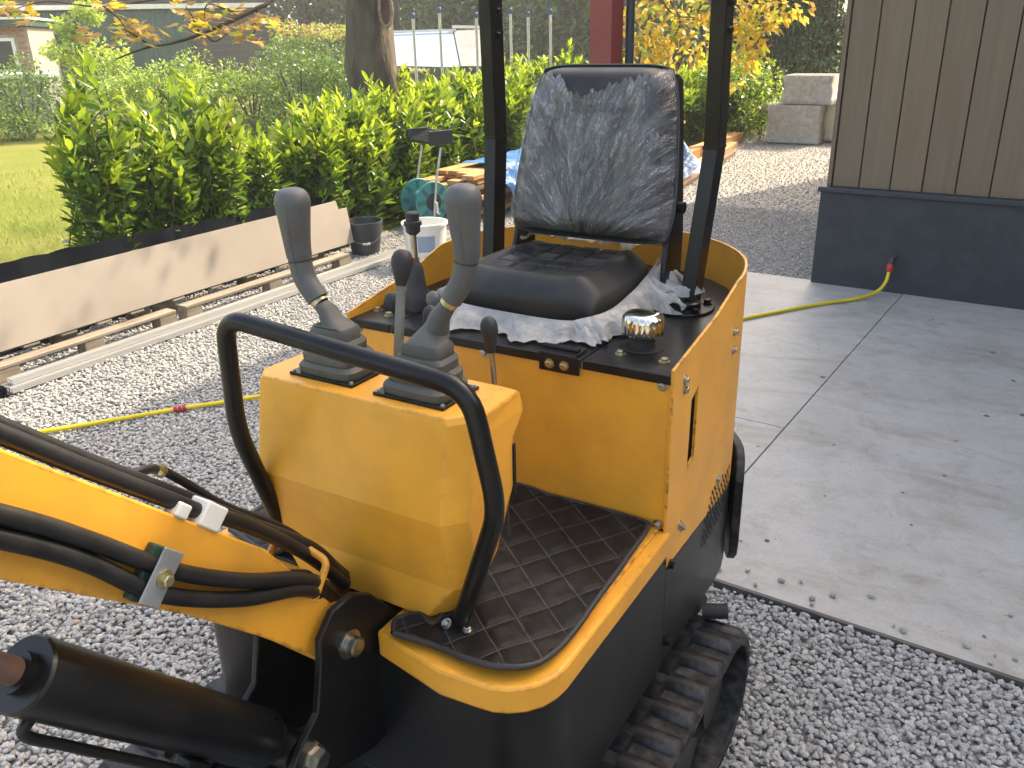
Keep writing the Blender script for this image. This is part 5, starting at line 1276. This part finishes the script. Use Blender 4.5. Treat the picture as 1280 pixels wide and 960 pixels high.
# ---------------- far buildings ----------------
# shed: dark timber and green corrugated gate under a pale roof
A = at(-90, 100, 34); B = at(342, 100, 33); A.z = B.z = 0; dv = (B-A).normalized(); nv = Vector((-dv.y, dv.x, 0)); Ls = (B-A).length
if nv.dot(A) < 0: nv = -nv
shed = thing('timber_shed', (A+B)/2, 'dark timber shed with green corrugated gates and white fascia', 'shed')
def sp(s, z, off=0): return A+dv*s+nv*off+Vector((0, 0, z))
MB().prism([sp(0, 0, .05), sp(Ls, 0, .05), sp(Ls, 0, 6), sp(0, 0, 6)], (0, 0, 2.72)).build('wall', MAT['shed_timber'], shed)
bw = MB().box(0, Ls, -.03, .045, 0, .21).mesh('weatherboard'); bw.materials.append(MAT['shed_timber'])
ang = math.atan2(dv.y, dv.x)
for k in range(12): inst('weatherboard', bw, A+Vector((0, 0, .02+k*.225)), shed, rot=(R(-3), 0, ang))
def sfrac(u): return (at(u, 100, 33.5)-A).dot(dv)
for u0, u1 in ((58, 160), (160, 168+80)):
    s0, s1 = sfrac(u0), sfrac(u1); nn_ = int((s1-s0)/.08); V = []; F = []
    for i in range(nn_+1):
        o = -.10-.02*(i % 2)
        for z in (0, 2.66): V.append(sp(s0+(s1-s0-.05)*i/nn_, z, o))
    for i in range(nn_): F.append((2*i, 2*i+2, 2*i+3, 2*i+1))
    me = bpy.data.meshes.new('gate'); me.from_pydata([tuple(v) for v in V], [], F); finish('corrugated_gate', me, MAT['green_sheet'], shed, solid=.01)
MB().prism([sp(-.3, 2.72, -.28), sp(Ls+.15, 2.72, -.28), sp(Ls+.15, 2.72, -.22), sp(-.3, 2.72, -.22)], (0, 0, .14)).build('fascia', MAT['white_paint'], shed)
MB().prism([sp(-.3, 2.865, -.26), sp(Ls+.15, 2.865, -.26), sp(Ls+.15, 2.865, .1), sp(-.3, 2.865, .1)], (0, 0, .20)).build('gutter_board', MAT['shed_timber'], shed)  # dark timber strip between fascia and roof
MB().prism([sp(-.35, 3.07, -.34), sp(Ls+.2, 3.07, -.34), sp(Ls-.3, 5.0, 3.2), sp(-.35, 5.0, 3.2)], (0, 0, .08)).build('roof', MAT['roof_pale'], shed)
# brick annex with window
A2 = at(-70, 100, 29); B2 = at(47, 100, 28.5); A2.z = B2.z = 0; dv2 = (B2-A2).normalized(); nv2 = Vector((-dv2.y, dv2.x, 0)); nv2 = nv2 if nv2.dot(A2) > 0 else -nv2; L2 = (B2-A2).length
ann = thing('brick_annex', (A2+B2)/2, 'low brick annex with a white framed window and flat roof', 'building')
def ap(s, z, off=0): return A2+dv2*s+nv2*off+Vector((0, 0, z))
MB().prism([ap(0, 0, .03), ap(L2, 0, .03), ap(L2, 0, 4), ap(0, 0, 4)], (0, 0, 2.18)).build('wall', MAT['mortar'], ann)
bk = MB().box(0, .21, 0, .04, 0, .062).mesh('brick'); bk.materials.append(MAT['brick'])
wu0, wu1 = (at(-20, 60, 28.6)-A2).dot(dv2), (at(20, 60, 28.6)-A2).dot(dv2)
a2 = math.atan2(dv2.y, dv2.x); extra = MB(); cnt = 0
for r_ in range(29, -1, -1):
    for c in range(int(L2/.22)):
        s = c*.22+(.11 if r_ % 2 else 0); z = .02+r_*.073
        if wu0-.21 < s < wu1 and 1.0 < z+.06 and z < 1.92: continue
        if s < L2-2.4 or s > L2-.2: continue
        if cnt < 280: inst('brick', bk, ap(s, z, -.012), ann, rot=(0, 0, a2)); cnt += 1
MB().prism([ap(wu0, 1.05, -.02), ap(wu1, 1.05, -.02), ap(wu1, 1.05, .05), ap(wu0, 1.05, .05)], (0, 0, .86)).build('window_frame', MAT['white_paint'], ann)
MB().prism([ap(wu0+.07, 1.12, -.026), ap(wu1-.08, 1.12, -.026), ap(wu1-.08, 1.12, -.021), ap(wu0+.07, 1.12, -.021)], (0, 0, .71)).build('window_pane', MAT['window_glass'], ann)
MB().prism([ap(-.2, 2.20, -.25), ap(L2+.12, 2.20, -.25), ap(L2+.12, 2.20, 4), ap(-.2, 2.20, 4)], (0, 0, .16)).build('roof_edge', MAT['green_sheet'], ann)
MB().prism([ap(-.25, 2.365, -.3), ap(L2+.18, 2.365, -.3), ap(L2+.18, 2.365, 4), ap(-.25, 2.365, 4)], (0, 0, .06)).build('roof', MAT['white_paint'], ann)
# pale car-height wall/cover in front of the annex
q = MB(); a_, b_ = at(-20, 100, 24.5), at(58, 100, 24.2); a_.z = b_.z = 0; d_ = (b_-a_).normalized(); n_ = Vector((-d_.y, d_.x, 0))
q.prism([a_, b_, b_+n_*1.6, a_+n_*1.6], (0, 0, 1.0)); cov = q.build('garden_store', MAT['block_stone'], None, bevel=.05); tag(cov, 'low grey garden store with white lid before the brick annex', 'garden store')
MB().prism([a_+Vector((0, 0, 1.0))-d_*.1-n_*.1, b_+Vector((0, 0, 1.0))+d_*.1-n_*.1, b_+n_*1.7+Vector((0, 0, 1.0)), a_+n_*1.7+Vector((0, 0, 1.0))], (0, 0, .10)).build('lid', MAT['white_paint'], cov, bevel=.02)
# brown log pile under the far bushes
lp = thing('log_pile', at(275, 160, 18.0), 'low brown pile of boards at the foot of the far bushes', 'wood pile'); lp.location.z = 0
l0 = at(258, 150, 17.6); l1 = at(305, 150, 17.6)
for k in range(4): MB().bar((l0.x, l0.y, .05+.10*k), (l1.x-.1*k, l1.y, .05+.10*k), .12, .085).build('board', MAT['plank_brown'], lp)
# pale tent roof and trampoline net poles behind the hedge
c0, c1 = at(487, 62, 15.5), at(600, 62, 16.5)
tent = thing('tent', Vector(((c0.x+c1.x)/2, (c0.y+c1.y)/2, 0)), 'pale blue and grey tent roof behind the hedge between trunk and roll bar', 'tent')
def tp_(u, v, d): return tuple(at(u, v, d))
b = MB(); b.add([tp_(484, 82, 15), tp_(575, 84, 15), tp_(566, 39, 17), tp_(486, 42, 17)], [(0, 1, 2, 3)]); b.build('roof_sheet', MAT['pale_blue'], tent, solid=.02)
b = MB(); b.add([tp_(576, 84, 15), tp_(625, 84, 15.6), tp_(608, 38, 17.2), tp_(567, 39, 17)], [(0, 1, 2, 3)]); b.build('grey_sheet', MAT['block_stone'], tent, solid=.02)
b = MB(); b.bar(at(486, 40, 16.9), at(570, 37.5, 16.9), .05, .04); b.bar(at(566, 33.5, 17), at(600, 34, 17.2), .06, .05); b.build('ridge_rail', MAT['white_paint'], tent)
for s_ in (490, 560, 618):
    e = at(s_, 83, 15.2); MB().tube([(e.x, e.y, 0), e], .03, 8).build('pole', MAT['alu'], tent)
tr_ = at(600, 60, 12.5)
tramp = thing('trampoline', (tr_.x, tr_.y, 0), 'trampoline net poles with blue caps behind the laurel hedge', 'trampoline')
for u, v in ((516, 20), (549, 13), (595, 19), (638, 14), (660, 18), (688, 15)):
    p = at(u, v, 12.5); MB().tube([(p.x, p.y, 0), p], .019, 8).build('pole', MAT['alu'], tramp, smooth=60)
    MB().lathe([(.020, -.035), (.024, -.02), (.024, .0), (.027, .012), (.022, .03), (.01, .036)], p, (0, 0, 1), 10).build('pole_cap', MAT['blue_cap'], tramp, smooth=60)
b = MB(); ctr = Vector((tr_.x, tr_.y, 0)); b.tube([ctr+Vector((math.cos(a)*1.2, math.sin(a)*1.2, .75)) for a in [2*math.pi*k/32 for k in range(33)]], .03, 8, caps=False); b.build('ring', MAT['alu'], tramp, smooth=60)
MB().lathe([(.01, .745), (1.15, .745)], ctr, (0, 0, 1), 32, caps=False).build('jumping_mat', MAT['membrane'], tramp)
for k in range(4):
    a = k*1.571; q = ctr+Vector((math.cos(a)*1.2, math.sin(a)*1.2, 0)); MB().tube([q, q+Vector((0, 0, .75))], .025, 8).build('leg', MAT['alu'], tramp)
p = at(447, 101, 11.5); b = MB(); b.lathe([(.10, 0), (.12, p.z-.05), (.09, p.z+.05)], (p.x, p.y, 0), (0, 0, 1), 16); tag(b.build('water_butt', MAT['blue_bin'], None, smooth=40), 'small blue water butt behind the hedge by the tree trunk', 'water butt')
# ---------------- thin morning haze ----------------
hm = bpy.data.materials.new('haze'); hm.use_nodes = True; ht = hm.node_tree; ht.nodes.clear()
hv = ht.nodes.new('ShaderNodeVolumePrincipled'); hv.inputs['Color'].default_value = (.95, .96, 1, 1); hv.inputs['Density'].default_value = .0022; hv.inputs['Anisotropy'].default_value = .3
hout = ht.nodes.new('ShaderNodeOutputMaterial'); ht.links.new(hv.outputs[0], hout.inputs['Volume'])
hb_ = MB().box(-270, 150, -130, 330, -1.1, 14); tag(hb_.build('haze', hm, None), 'thin pale haze hanging over the gardens', 'haze', kind='stuff')
